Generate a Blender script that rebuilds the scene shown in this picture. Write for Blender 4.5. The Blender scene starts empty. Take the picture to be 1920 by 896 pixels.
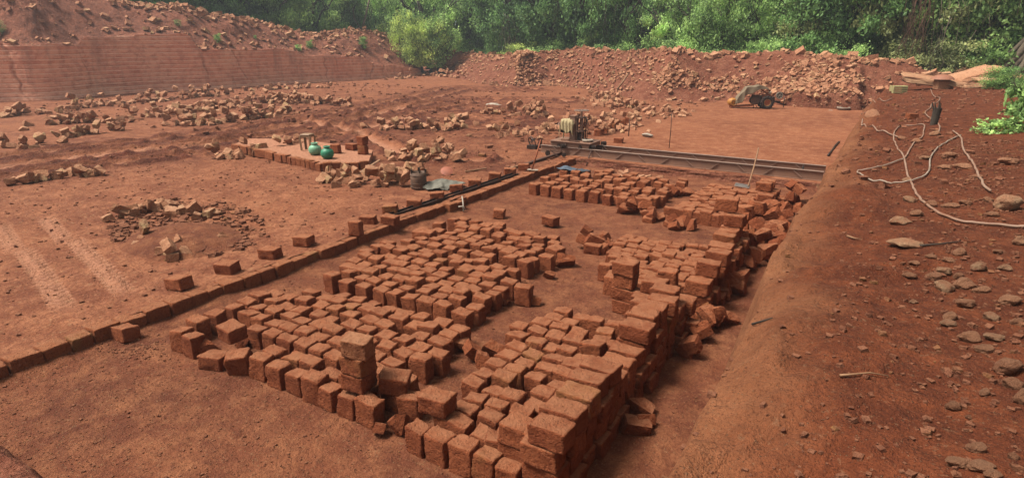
import bpy, bmesh, math, random
import numpy as np
from mathutils import Vector, Matrix, Euler
R = random.Random(7)
NR = np.random.RandomState(11)
SC = bpy.context.scene

# ---------------------------------------------------------------- camera
F, HC, CX, CY = 1150.0, 3.2, 960.0, 448.0
TH = math.atan(373 / F)
PSI = math.atan(730 / math.hypot(F, 373))
cam_d = bpy.data.cameras.new('camera')
cam = bpy.data.objects.new('camera', cam_d)
SC.collection.objects.link(cam)
cam_d.sensor_width = 36.0
cam_d.lens = 36.0 * F / 1920.0
cam_d.clip_start = 0.05
cam_d.clip_end = 2000
cam.location = (0, 0, HC)
cam.rotation_euler = (math.pi / 2 - TH, 0, PSI)
SC.camera = cam

# ---------------------------------------------------------------- world, sun, exposure
SUN_EL, SUN_AZ = math.radians(60), math.radians(-126)     # azimuth of the sun measured from +Y towards +X
w = bpy.data.worlds.new('World'); SC.world = w; w.use_nodes = True
nt = w.node_tree; nt.nodes.clear()
sky = nt.nodes.new('ShaderNodeTexSky'); sky.sky_type = 'NISHITA'; sky.sun_disc = False
sky.sun_elevation = SUN_EL; sky.sun_rotation = SUN_AZ
sky.dust_density = 5.0; sky.ozone_density = 1.0; sky.air_density = 1.0
bg = nt.nodes.new('ShaderNodeBackground'); bg.inputs[1].default_value = 0.075
out = nt.nodes.new('ShaderNodeOutputWorld')
hs = nt.nodes.new('ShaderNodeHueSaturation'); hs.inputs['Saturation'].default_value = 0.15
nt.links.new(sky.outputs[0], hs.inputs['Color']); wm = nt.nodes.new('ShaderNodeMix'); wm.data_type = 'RGBA'; wm.blend_type = 'MULTIPLY'; wm.inputs[0].default_value = 1.0; wm.inputs[7].default_value = (1.0, 0.95, 0.88, 1); nt.links.new(hs.outputs[0], wm.inputs[6]); nt.links.new(wm.outputs[2], bg.inputs[0]); nt.links.new(bg.outputs[0], out.inputs[0])
sd = bpy.data.lights.new('sun', 'SUN'); sd.energy = 3.9; sd.angle = math.radians(20); sd.color = (1.0, 0.94, 0.84)
sun = bpy.data.objects.new('sun', sd); SC.collection.objects.link(sun)
_d = Vector((math.sin(SUN_AZ) * math.cos(SUN_EL), math.cos(SUN_AZ) * math.cos(SUN_EL), math.sin(SUN_EL)))
sun.rotation_euler = _d.to_track_quat('Z', 'Y').to_euler()
sun.location = (0, 0, 30)
SC.view_settings.view_transform = 'Standard'; SC.view_settings.look = 'None'
SC.view_settings.exposure = 0.94; SC.view_settings.gamma = 1.0
try: SC.view_settings.use_curve_mapping = False
except Exception: pass

# ---------------------------------------------------------------- picture point -> place
_fh = np.array([-math.sin(PSI), math.cos(PSI), 0]); _rt = np.array([math.cos(PSI), math.sin(PSI), 0])
_fw = _fh * math.cos(TH) + np.array([0, 0, -math.sin(TH)]); _up = np.cross(_rt, _fw)
def ray(x, y): return _fw * F + _rt * (x - CX) - _up * (y - CY)
def gp(x, y, z=0.0):
    d = ray(x, y); t = (z - HC) / d[2]; p = d * t; return (float(p[0]), float(p[1]), float(z))
def proj(p):
    q = np.array(p) - np.array([0, 0, HC]); c = q @ _fw
    return CX + F * (q @ _rt) / c, CY - F * (q @ _up) / c, c
def zof(P, ypx):
    lo, hi = -2.0, 30.0
    for _ in range(40):
        m = (lo + hi) / 2
        if proj((P[0], P[1], m))[1] > ypx: lo = m
        else: hi = m
    return lo

# ---------------------------------------------------------------- noise
_tab = NR.rand(65536).astype(np.float64)
def vn(x, y, s=0):
    xi = np.floor(x).astype(np.int64); yi = np.floor(y).astype(np.int64)
    fx = x - xi; fy = y - yi; fx = fx * fx * (3 - 2 * fx); fy = fy * fy * (3 - 2 * fy)
    def h(a, b): return _tab[((a * 73856093) ^ (b * 19349663) ^ (s * 83492791)) & 65535]
    return (h(xi, yi) * (1 - fx) + h(xi + 1, yi) * fx) * (1 - fy) + (h(xi, yi + 1) * (1 - fx) + h(xi + 1, yi + 1) * fx) * fy
def fbm(x, y, f=1.0, o=4, s=0, g=0.5):
    t = 0; a = 1.0; n = 0
    for i in range(o):
        t = t + a * (vn(x * f + i * 17.3, y * f - i * 9.1, s + i) - 0.5) * 2; n += a; a *= g; f *= 2.03
    return t / n
def sstep(a, b, x):
    t = np.clip((x - a) / (b - a), 0, 1); return t * t * (3 - 2 * t)

# ---------------------------------------------------------------- object helpers
COL = SC.collection
def tag(o, label=None, cat=None, group=None, kind=None):
    if label: o['label'] = label
    if cat: o['category'] = cat
    if group: o['group'] = group
    if kind: o['kind'] = kind
    return o
def empty(name, loc=(0, 0, 0), rz=0.0):
    o = bpy.data.objects.new(name, None); o.empty_display_size = 0.1
    COL.objects.link(o); o.location = loc; o.rotation_euler = (0, 0, rz); return o
def ob(name, me, mat=None, parent=None, loc=(0, 0, 0), rot=(0, 0, 0), sc=(1, 1, 1)):
    if mat is not None and len(me.materials) == 0: me.materials.append(mat)
    o = bpy.data.objects.new(name, me); COL.objects.link(o)
    o.location = loc; o.rotation_euler = rot; o.scale = sc
    if parent is not None: o.parent = parent
    return o
def mesh_np(name, V, Fc, smooth=False):
    me = bpy.data.meshes.new(name); V = np.asarray(V, dtype=np.float32); Fc = np.asarray(Fc, dtype=np.int32)
    k = Fc.shape[1]; me.vertices.add(len(V)); me.vertices.foreach_set('co', V.ravel())
    me.loops.add(Fc.size); me.loops.foreach_set('vertex_index', Fc.ravel())
    me.polygons.add(len(Fc)); me.polygons.foreach_set('loop_start', np.arange(0, Fc.size, k, dtype=np.int32))
    me.polygons.foreach_set('use_smooth', np.full(len(Fc), smooth)); me.update(calc_edges=True); me.validate(); return me
def attr(me, name, vals):
    a = me.attributes.new(name, 'FLOAT', 'POINT'); a.data.foreach_set('value', np.asarray(vals, dtype=np.float32).ravel())
def grid_mesh(name, X, Y, Z, smooth=True):
    m, n = X.shape; V = np.stack([X, Y, Z], -1).reshape(-1, 3)
    i = (np.arange(m - 1)[:, None] * n + np.arange(n - 1)[None]).ravel()
    return mesh_np(name, V, np.stack([i, i + n, i + n + 1, i + 1], 1), smooth)
class MB:                                            # collects simple solids into one mesh
    def __init__(s): s.bm = bmesh.new()
    def box(s, c, d, rot=None, bev=0.0):
        g = bmesh.ops.create_cube(s.bm, size=1.0)['verts']
        bmesh.ops.scale(s.bm, verts=g, vec=d)
        if bev:
            ed = list({e for v in g for e in v.link_edges})
            r = bmesh.ops.bevel(s.bm, geom=ed, offset=bev, segments=1, affect='EDGES'); g = list({v for f in r['faces'] for v in f.verts})
        m = Matrix.Translation(c)
        if rot: m = m @ Euler(rot).to_matrix().to_4x4()
        bmesh.ops.transform(s.bm, verts=g, matrix=m); return s
    def tube(s, a, b, r, r2=None, n=10, cap=True):
        a = Vector(a); b = Vector(b); d = b - a
        m = Matrix.Translation((a + b) / 2) @ d.to_track_quat('Z', 'Y').to_matrix().to_4x4()
        bmesh.ops.create_cone(s.bm, cap_ends=cap, segments=n, radius1=r, radius2=r if r2 is None else r2, depth=d.length, matrix=m); return s
    def ball(s, c, r, sub=2, sc=(1, 1, 1)):
        m = Matrix.Translation(c) @ Matrix.Diagonal((*sc, 1)); bmesh.ops.create_icosphere(s.bm, subdivisions=sub, radius=r, matrix=m); return s
    def path(s, pts, r, n=8, r2=None):
        pts = [Vector(p) for p in pts]; rings = []; N = len(pts)
        for i, p in enumerate(pts):
            t = (pts[min(i + 1, N - 1)] - pts[max(i - 1, 0)]).normalized()
            u = t.cross(Vector((0, 0, 1)));  u = u.normalized() if u.length > 1e-3 else Vector((1, 0, 0)); v = t.cross(u)
            rr = r if r2 is None else r + (r2 - r) * i / max(1, N - 1)
            rings.append([s.bm.verts.new(p + (u * math.cos(2 * math.pi * k / n) + v * math.sin(2 * math.pi * k / n)) * rr) for k in range(n)])
        for a, b in zip(rings, rings[1:]):
            for k in range(n): s.bm.faces.new((a[k], a[(k + 1) % n], b[(k + 1) % n], b[k]))
        s.bm.faces.new(rings[0]); s.bm.faces.new(rings[-1][::-1]); return s
    def lathe(s, prof, c=(0, 0, 0), n=28, close=True):
        c = Vector(c); rings = []
        for r, z in prof: rings.append([s.bm.verts.new(c + Vector((r * math.cos(2 * math.pi * k / n), r * math.sin(2 * math.pi * k / n), z))) for k in range(n)])
        for a, b in zip(rings, rings[1:]):
            for k in range(n): s.bm.faces.new((a[k], a[(k + 1) % n], b[(k + 1) % n], b[k]))
        if close: s.bm.faces.new(rings[0][::-1]); s.bm.faces.new(rings[-1])
        return s
    def ring(s, c, R_, r, axis=(0, 0, 1), n=32, m=8):
        q = Vector(axis).to_track_quat('Z', 'Y'); c = Vector(c); rings = []
        for i in range(n):
            a = 2 * math.pi * i / n
            rings.append([s.bm.verts.new(c + q @ Vector(((R_ + r * math.cos(b)) * math.cos(a), (R_ + r * math.cos(b)) * math.sin(a), r * math.sin(b)))) for b in [2 * math.pi * k / m for k in range(m)]])
        for i in range(n):
            A = rings[i]; B = rings[(i + 1) % n]
            for k in range(m): s.bm.faces.new((A[k], B[k], B[(k + 1) % m], A[(k + 1) % m]))
        return s
    def build(s, name, mat=None, parent=None, smooth=False, **kw):
        bmesh.ops.recalc_face_normals(s.bm, faces=s.bm.faces)
        me = bpy.data.meshes.new(name); s.bm.to_mesh(me); s.bm.free()
        if smooth:
            me.polygons.foreach_set('use_smooth', [True] * len(me.polygons))
        return ob(name, me, mat, parent, **kw)

# ---------------------------------------------------------------- materials
def L2(h):
    h = h.lstrip('#'); c = [int(h[i:i + 2], 16) / 255 for i in (0, 2, 4)]
    return tuple((x / 12.92 if x <= 0.04045 else ((x + 0.055) / 1.055) ** 2.4) for x in c) + (1,)
ALB = 0.50
def L4(h): c = L2(h); return (c[0] * 0.78, c[1] * 0.75, c[2] * 0.75, 1)
def L5(h): c = L2(h); return (c[0] * 0.6, c[1] * 0.6, c[2] * 0.6, 1)
def L3(h): c = L2(h); return (c[0] * ALB, c[1] * ALB, c[2] * ALB, 1)
class NM:
    def __init__(s, name, rough=0.9, spec=0.2):
        s.m = bpy.data.materials.new(name); s.m.use_nodes = True; s.t = s.m.node_tree; s.t.nodes.clear()
        s.o = s.n('ShaderNodeOutputMaterial'); s.b = s.n('ShaderNodeBsdfPrincipled'); s.l(s.b.outputs[0], s.o.inputs[0])
        s.b.inputs['Roughness'].default_value = rough; s.b.inputs['Specular IOR Level'].default_value = spec
    def n(s, k, **kw):
        x = s.t.nodes.new(k)
        for a, b in kw.items(): setattr(x, a, b)
        return x
    def l(s, a, b): s.t.links.new(a, b)
    def noise(s, vec, scale, det=4, rough=0.55):
        x = s.n('ShaderNodeTexNoise'); x.inputs['Scale'].default_value = scale; x.inputs['Detail'].default_value = det; x.inputs['Roughness'].default_value = rough
        s.l(vec, x.inputs['Vector']); return x.outputs['Fac']
    def vor(s, vec, scale, feat='F1', out='Distance'):
        x = s.n('ShaderNodeTexVoronoi', feature=feat); x.inputs['Scale'].default_value = scale; s.l(vec, x.inputs['Vector']); return x.outputs[out]
    def rng(s, v, a, b, c=0.0, d=1.0):
        x = s.n('ShaderNodeMapRange'); s.l(v, x.inputs[0])
        for i, k in enumerate((a, b, c, d)): x.inputs[1 + i].default_value = k
        return x.outputs[0]
    def mix(s, f, a, b):
        x = s.n('ShaderNodeMix', data_type='RGBA')
        if isinstance(f, float): x.inputs[0].default_value = f
        else: s.l(f, x.inputs[0])
        for i, k in ((6, a), (7, b)):
            if isinstance(k, tuple): x.inputs[i].default_value = k
            else: s.l(k, x.inputs[i])
        return x.outputs[2]
    def math(s, op, a, b=0.5):
        x = s.n('ShaderNodeMath', operation=op)
        for i, k in enumerate((a, b)):
            if isinstance(k, (int, float)): x.inputs[i].default_value = k
            else: s.l(k, x.inputs[i])
        return x.outputs[0]
    def pos(s): return s.n('ShaderNodeNewGeometry').outputs['Position']
    def att(s, name): return s.n('ShaderNodeAttribute', attribute_name=name).outputs['Fac']
    def bump(s, h, dist, strength=1.0, prev=None):
        x = s.n('ShaderNodeBump'); x.inputs['Strength'].default_value = strength; x.inputs['Distance'].default_value = dist
        s.l(h, x.inputs['Height'])
        if prev is not None: s.l(prev, x.inputs['Normal'])
        return x.outputs[0]
def earth(name, light, mid, dark, speck=0.5, bumpd=0.012, big=0.5, mud_lit=None, scale=1.0, rough=0.92, specc='C79A72', grit=55.0):
    k = NM(name, rough, 0.15); p = k.pos(); m9 = k.noise(p, 9 * scale, 5, 0.65)
    a = k.noise(p, big * scale, 5, 0.62); b = k.noise(p, 3.1 * scale, 5, 0.65); c = k.noise(p, 26 * scale, 4, 0.7)
    col = k.mix(k.rng(a, 0.32, 0.68), L3(dark), L3(mid)); col = k.mix(k.rng(b, 0.42, 0.72), col, L3(light))
    col = k.mix(k.rng(m9, 0.48, 0.68, 0, 0.55), col, L3(dark)); col = k.mix(k.rng(c, 0.45, 0.75, 0, 0.4), col, L3(dark))
    if mud_lit and name == 'yard_earth':
        col = k.mix(k.rng(k.att('mud_lit'), 0.5, 0.0, 0, 0.9), col, L3('D89A7A')); col = k.mix(k.rng(k.att('mud_lit'), 0.5, 1.0, 0, 1), col, k.mix(k.rng(b, 0.35, 0.7), L3(mud_lit[0]), L3(mud_lit[1])))
    elif mud_lit: col = k.mix(k.att('mud_lit'), col, k.mix(k.rng(b, 0.35, 0.7), L3(mud_lit[0]), L3(mud_lit[1])))
    g1 = k.noise(p, grit, 3, 0.75); g2 = k.noise(p, grit * 0.37, 3, 0.75)
    col = k.mix(k.rng(g1, 0.55, 0.66, 0, 0.65), col, L3(dark)); col = k.mix(k.rng(g1, 0.44, 0.34, 0, 0.55), col, L3(light)); col = k.mix(k.rng(g2, 0.58, 0.70, 0, 0.5), col, L3(dark)); col = k.mix(k.rng(g2, 0.40, 0.32, 0, 0.4), col, L3(specc))
    v = k.vor(p, 34 * scale); vc = k.vor(p, 34 * scale, out='Color')
    sep = k.n('ShaderNodeSeparateColor'); k.l(vc, sep.inputs[0])
    on = k.math('MULTIPLY', k.rng(v, 0.14, 0.26, 1, 0), k.rng(sep.outputs[0], 1 - 0.14 * speck - 0.02, 1 - 0.14 * speck, 0, 1))
    col = k.mix(k.math('MULTIPLY', on, 0.75), col, L3(specc))
    k.l(col, k.b.inputs['Base Color'])
    col_ = None; h = k.math('ADD', k.math('MULTIPLY', b, 2.0), k.math('MULTIPLY', c, 0.6)); h = k.math('ADD', h, k.math('MULTIPLY', m9, 2.2)); h = k.math('SUBTRACT', h, k.math('MULTIPLY', g1, 0.9)); h = k.math('ADD', h, k.math('MULTIPLY', k.noise(p, 90 * scale, 3, 0.7), 0.3)); h = k.math('ADD', h, k.math('MULTIPLY', on, 0.7))
    k.l(k.bump(h, bumpd * 2.2, 0.9), k.b.inputs['Normal']); return k.m
def laterite(name, rnd='obj', light='C87850', mid='B0603C', dark='844028', yellow='B07C4C', yamt=0.25, sc=1.0, top_tone='D0906A'):
    k = NM(name, 0.93, 0.15)
    tc = k.n('ShaderNodeTexCoord'); oi = k.n('ShaderNodeObjectInfo')
    if rnd == 'obj':
        r = oi.outputs['Random']; vm = k.n('ShaderNodeVectorMath', operation='ADD'); k.l(tc.outputs['Object'], vm.inputs[0])
        cb = k.n('ShaderNodeCombineXYZ'); k.l(k.math('MULTIPLY', r, 37.0), cb.inputs[0]); k.l(k.math('MULTIPLY', r, 91.0), cb.inputs[1]); k.l(cb.outputs[0], vm.inputs[1]); p = vm.outputs[0]
    else: p = k.pos(); r = k.att('tint')
    a = k.noise(p, 4.5 * sc, 4, 0.6); b = k.noise(p, 30 * sc, 5, 0.7); c = k.noise(p, 110 * sc, 3, 0.7)
    col = k.mix(k.rng(r, 0, 1), L3(dark), L3(light)); col = k.mix(0.55, col, L3(mid))
    col = k.mix(k.rng(a, 0.4, 0.7, 0, 0.5), col, L3(light)); col = k.mix(k.rng(b, 0.46, 0.68, 0, 0.75), col, L3(dark))
    wn = k.n('ShaderNodeTexWhiteNoise', noise_dimensions='1D'); k.l(r, wn.inputs['W'])
    col = k.mix(k.math('MULTIPLY', k.rng(wn.outputs['Value'], 1 - yamt - 0.05, 1 - yamt + 0.05), k.rng(k.noise(p, 7 * sc, 3), 0.4, 0.62)), col, L3(yellow))
    pit = k.rng(k.vor(p, 30 * sc), 0.0, 0.34, 0, 1); col = k.mix(k.rng(pit, 0.0, 0.7, 0.65, 0), col, L3('50281a'))
    on = k.rng(k.noise(p, 75 * sc, 2, 0.5), 0.72, 0.78, 0, 0.5); col = k.mix(on, col, L3('CFA57A'))
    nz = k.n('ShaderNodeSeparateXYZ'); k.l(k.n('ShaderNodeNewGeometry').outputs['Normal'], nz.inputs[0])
    col = k.mix(k.math('MULTIPLY', k.rng(nz.outputs[2], 0.75, 0.97), k.rng(k.noise(p, 9 * sc, 3), 0.3, 0.6, 0.2, 0.6)), col, L3(top_tone))  # separate tone mixed onto upward faces, patchy with noise
    k.l(col, k.b.inputs['Base Color'])
    h = k.math('ADD', k.math('MULTIPLY', b, 1.2), k.math('MULTIPLY', c, 0.4)); h = k.math('ADD', h, k.math('MULTIPLY', pit, 0.35)); h = k.math('ADD', h, k.math('MULTIPLY', a, 1.5))
    k.l(k.bump(h, 0.034, 1.0), k.b.inputs['Normal']); return k.m
def plain(name, c, rough=0.6, metal=0.0, c2=None, sc=12, amt=0.6, bumpd=0.0, spec=0.4):
    k = NM(name, rough, spec); k.b.inputs['Metallic'].default_value = metal
    tc = k.n('ShaderNodeTexCoord').outputs['Object']; n = k.noise(tc, sc, 5, 0.65)
    if c2: k.l(k.mix(k.rng(n, 0.42, 0.62, 0, amt), L3(c), L3(c2)), k.b.inputs['Base Color'])
    else: k.b.inputs['Base Color'].default_value = L3(c)
    if bumpd: k.l(k.bump(n, bumpd), k.b.inputs['Normal'])
    return k.m
M_PIT = earth('packed_red_earth', 'BE7C56', 'A26042', '74402E', 0.5, 0.014, 0.7, grit=60)
M_YARD = earth('yard_earth', 'CC8862', 'B06E4C', '844A34', 0.7, 0.018, 0.45, grit=26, mud_lit=('4C2218', '7A3C2A'))
M_SLAB = earth('slab_earth', 'C2825E', 'AC6B4A', '844A32', 0.45, 0.006, 0.3, grit=20)
M_BANK = earth('bank_earth', 'AA5E3A', '8E4B2E', '683420', 1.8, 0.02, 0.45, scale=1.3, mud_lit=('C07E56', 'CE8E64'), specc='B88A68')  # colour pair: light on the shoulder slope put into the soil colour
M_RUB = earth('rubble_soil', 'BC7C60', '9E5E46', '7A4230', 1.6, 0.03, 0.5, scale=0.7, grit=16)
M_MOUND = earth('mound_soil', 'CC8468', 'B06C52', '82503F', 0.8, 0.03, 0.3, scale=0.6, grit=14)
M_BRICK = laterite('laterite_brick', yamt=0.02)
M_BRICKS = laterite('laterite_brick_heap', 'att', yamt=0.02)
M_PALEB = laterite('pale_brick', light='D89468', mid='CC8660', dark='9C5A3C', yamt=0.1, top_tone='E4A880')
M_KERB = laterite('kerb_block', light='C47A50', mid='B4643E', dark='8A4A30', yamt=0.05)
M_STONE = laterite('rubble_stone', light='EEB48C', mid='DC9A72', dark='AC6C4E', yellow='E0B888', yamt=0.2, top_tone='F2BE98')
M_STONES = laterite('rubble_stones_far', 'att', light='EEB48C', mid='DA9874', dark='A86A4E', yellow='D8B082', yamt=0.15, sc=0.8, top_tone='F0BC96')
M_BOULDER = laterite('bank_boulder', light='E8AA82', mid='D09270', dark='A0664A', yellow='DCAE88', yamt=0.3, sc=0.5, top_tone='D09874')
M_PEB = laterite('pebbles', 'att', light='C48868', mid='A0644A', dark='74402E', yamt=0.08, top_tone='B87A5A')
M_STEEL = plain('painted_steel', '9C7460', 0.6, 0.0, 'A87A60', 6, 0.7, 0.002)
M_STEEL2 = plain('steel_flange', 'A88C7C', 0.55, 0.0, '8C6856', 9, 0.6)
M_DARKST = plain('dark_greasy_steel', '2E2624', 0.5, 0.3, '5A4034', 14, 0.7)
M_RUST = plain('rusty_steel', '6A4432', 0.75, 0.1, '3E2A24', 18, 0.7, 0.002)
M_WOOD = plain('pale_wood', 'B08560', 0.8, 0, '8A5E42', 9, 0.7)
M_CLOTHY = plain('cream_cloth', 'D9C79A', 0.95, 0, 'B89A6E', 5, 0.5)
M_TARP = plain('grey_tarpaulin', '98846A', 0.85, 0, '705A44', 4, 0.6)
M_TARPG = plain('green_grey_sheet', '8C887A', 0.8, 0, '5E5A50', 5, 0.6)
M_BLUE = plain('blue_grey_cloth', '4E5D6E', 0.9, 0, '7C8896', 5, 0.6)
M_POTL = plain('pale_green_plastic', '86C8A0', 0.55, 0, '8CA88C', 6, 0.6)
M_POTD = plain('sea_green_plastic', '2E9A72', 0.5, 0, '3A7A60', 6, 0.6)
M_STOOL = plain('beige_plastic', 'B28E6C', 0.6, 0, '94704F', 6, 0.5)
M_BARREL = plain('dusty_barrel', '6E5444', 0.8, 0, '8A6650', 8, 0.7, 0.003)
M_PINK = plain('salmon_basin_plastic', 'BC6C50', 0.7, 0, '96563E', 5, 0.5)
M_RUBBER = plain('black_rubber', '1E1A19', 0.85, 0, '6A4638', 10, 0.6)
M_ORANGE = plain('orange_paint', 'E09A40', 0.6, 0, 'B06E38', 8, 0.6)
M_REDP = plain('red_paint', 'C06A3C', 0.6, 0, '8A4630', 8, 0.6)
M_HOSE = plain('dusty_hose', 'B08E78', 0.7, 0, '9A6A50', 4, 0.8)
M_HOSEW = plain('pale_hose', 'BDAA98', 0.5, 0, 'A07E68', 3, 0.8)
M_WHITE = plain('dirty_white', 'C9BBAA', 0.8, 0, 'A48A74', 8, 0.6)
M_BARK = plain('grey_bark', '8C7C68', 0.9, 0, '5E5044', 6, 0.7, 0.02)
M_BARKD = plain('dark_bark', '4E4236', 0.9, 0, '2E2620', 6, 0.7, 0.01)
M_LEAFY = None
def leafmat(name, trans=0.42):
    k = NM(name, 0.55, 0.3); oi = k.n('ShaderNodeObjectInfo'); v = k.att('lv')
    hsv = k.n('ShaderNodeHueSaturation'); k.l(oi.outputs['Color'], hsv.inputs['Color'])
    k.l(k.rng(v, 0, 1, 0.35, 1.9), hsv.inputs['Value']); k.l(k.rng(v, 0, 1, 0.515, 0.485), hsv.inputs['Hue'])
    k.l(hsv.outputs[0], k.b.inputs['Base Color'])
    tr = k.n('ShaderNodeBsdfTranslucent'); k.l(hsv.outputs[0], tr.inputs[0]); mx = k.n('ShaderNodeMixShader'); mx.inputs[0].default_value = trans
    k.l(k.b.outputs[0], mx.inputs[1]); k.l(tr.outputs[0], mx.inputs[2]); k.l(mx.outputs[0], k.o.inputs[0]); return k.m
M_LEAF = leafmat('leaves')

# ================================================================ SETTING
U = 0.17                                            # level of the ground beside and beyond the pit
XK, YB = -7.02, 14.9                                # west kerb face and north bench face of the pit
def polyline(pts): return np.array([gp(x, y, U)[:2] for x, y in pts])
TR = [polyline([(-60, 309), (0, 302), (170, 283), (330, 265), (480, 243), (600, 222), (700, 205), (800, 180), (860, 166), (980, 168)]),
      polyline([(-60, 333), (0, 325), (200, 300), (340, 285), (480, 268), (600, 250), (680, 232), (780, 205), (880, 188), (1040, 190)]),
      polyline([(560, 228), (640, 240), (700, 262), (745, 285), (830, 300), (900, 300)])]
TYRE = [polyline([(85, 450), (130, 500), (175, 555), (215, 600), (235, 640)]), polyline([(40, 410), (85, 470), (120, 520)])]
def dist_poly(X, Y, P):
    best = np.full(X.shape, 1e9); al = np.zeros(X.shape); L = 0
    for (ax, ay), (bx, by) in zip(P, P[1:]):
        dx, dy = bx - ax, by - ay; l2 = dx * dx + dy * dy; t = np.clip(((X - ax) * dx + (Y - ay) * dy) / l2, 0, 1)
        ex, ey = X - ax - t * dx, Y - ay - t * dy; d = np.sqrt(ex * ex + ey * ey); sg = np.sign(dx * ey - dy * ex)
        m = d < np.abs(best); best = np.where(m, d * sg + 1e-9, best); al = np.where(m, L + t * math.sqrt(l2), al); L += math.sqrt(l2)
    return best, al
def yard_z(X, Y, want_mud=False):
    Z = U + 0.035 * fbm(X, Y, 0.35, 3, 1) + 0.022 * fbm(X, Y, 2.1, 5, 5) + 0.022 * fbm(X * 0.4, Y * 1.4, 1.4, 4, 7) * sstep(5, 9, Y)
    mud_lit = np.zeros(X.shape); trk = np.zeros(X.shape)
    near = (X > -45) & (Y > 3) & (X < -6)
    if near.any():
        g = np.exp(-(((X + 13.5) / 5.5) ** 2 + ((Y - 19.5) / 6.5) ** 2))
        g2 = np.exp(-(((X + 24) / 9) ** 2 + ((Y - 22) / 5) ** 2)) * 0.8
        churn = np.clip(g + g2, 0, 1) * sstep(-7.1, -8.2, X)
        n1 = fbm(X * 0.8, Y, 1.3, 5, 21, 0.6)
        Z = Z + churn * (0.07 * fbm(X * 0.8, Y, 2.4, 5, 23, 0.6) + 0.05 * n1 + 0.08 * np.abs(fbm(X, Y, 4.0, 3, 33)))
        mud_lit = np.maximum(mud_lit, churn * np.clip(0.72 + 1.8 * n1, 0, 1))
        for i, P in enumerate(TR):
            d, al = dist_poly(X, Y, P); d = d + 0.10 * fbm(X, Y, 0.4, 2, 60 + i)
            mud_lit = np.maximum(mud_lit, np.exp(-(d / 1.9) ** 2) * np.clip(0.7 + 1.2 * fbm(X, Y, 0.9, 4, 52), 0, 1))
            for off in ((-0.75, 0.75) if i < 2 else (0.0,)):
                e = np.abs(d - off)
                Z = Z - 0.08 * np.exp(-(e / 0.22) ** 2) + 0.12 * np.exp(-((e - 0.42) / 0.14) ** 2) * (0.75 + 1.1 * fbm(X, Y, 3.4, 4, 40 + i))
                mud_lit = np.maximum(mud_lit, np.clip(np.exp(-((e - 0.45) / 0.2) ** 2) * (0.95 + 1.3 * fbm(X, Y, 1.7, 3, 50)), 0, 1))
                g_ = np.exp(-(e / 0.26) ** 2); mud_lit = mud_lit * (1 - 0.9 * g_); trk = np.maximum(trk, g_)
    for i, P in enumerate(TYRE):
        d, al = dist_poly(X, Y, P); ends = sstep(0, 0.5, al) * sstep(3.6 - 1.2 * i, 2.9 - 1.2 * i, al)
        for off in (-0.32, 0.32):
            e = d - off; w_ = sstep(0.15, 0.12, np.abs(e)); lug = (np.sin((al + np.abs(e) * 0.9) * 2 * math.pi / 0.14) > 0.1)
            Z = Z + ends * w_ * (lug * 0.045 - 0.035) * (np.abs(e) > 0.03); trk = np.maximum(trk, ends * w_ * 0.9 * (0.4 + 0.6 * lug))
    return (Z, 0.5 + 0.5 * np.clip(mud_lit, 0, 1) - 0.5 * np.clip(trk, 0, 1)) if want_mud else Z
def pit_z(X, Y):
    Z = 0.03 * fbm(X, Y, 0.7, 3, 3) + 0.012 * fbm(X, Y, 5.0, 3, 8)
    Z = Z + 0.05 * sstep(-1.7, -1.15, X) * (1 + fbm(X, Y, 2.2, 3, 9)) * sstep(2, 4, Y)
    Z = Z + 0.035 * np.exp(-((np.abs(X - XK) / 0.16) ** 2)) * (1 + fbm(X, Y, 3, 2, 91))
    # low dust aprons at the feet of the stacks
    return Z
_ry = np.array([-6, 2, 4.5, 5.6, 7.0, 8.3, 9.6, 11.4, 13.5, 15.4, 20, 26, 34, 60]); _rv = np.array([-0.97, -0.98, -1.0, -1.1, -1.13, -1.12, -1.0, -1.07, -1.02, -1.04, -1.12, -1.14, -1.18, -1.2])
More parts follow.
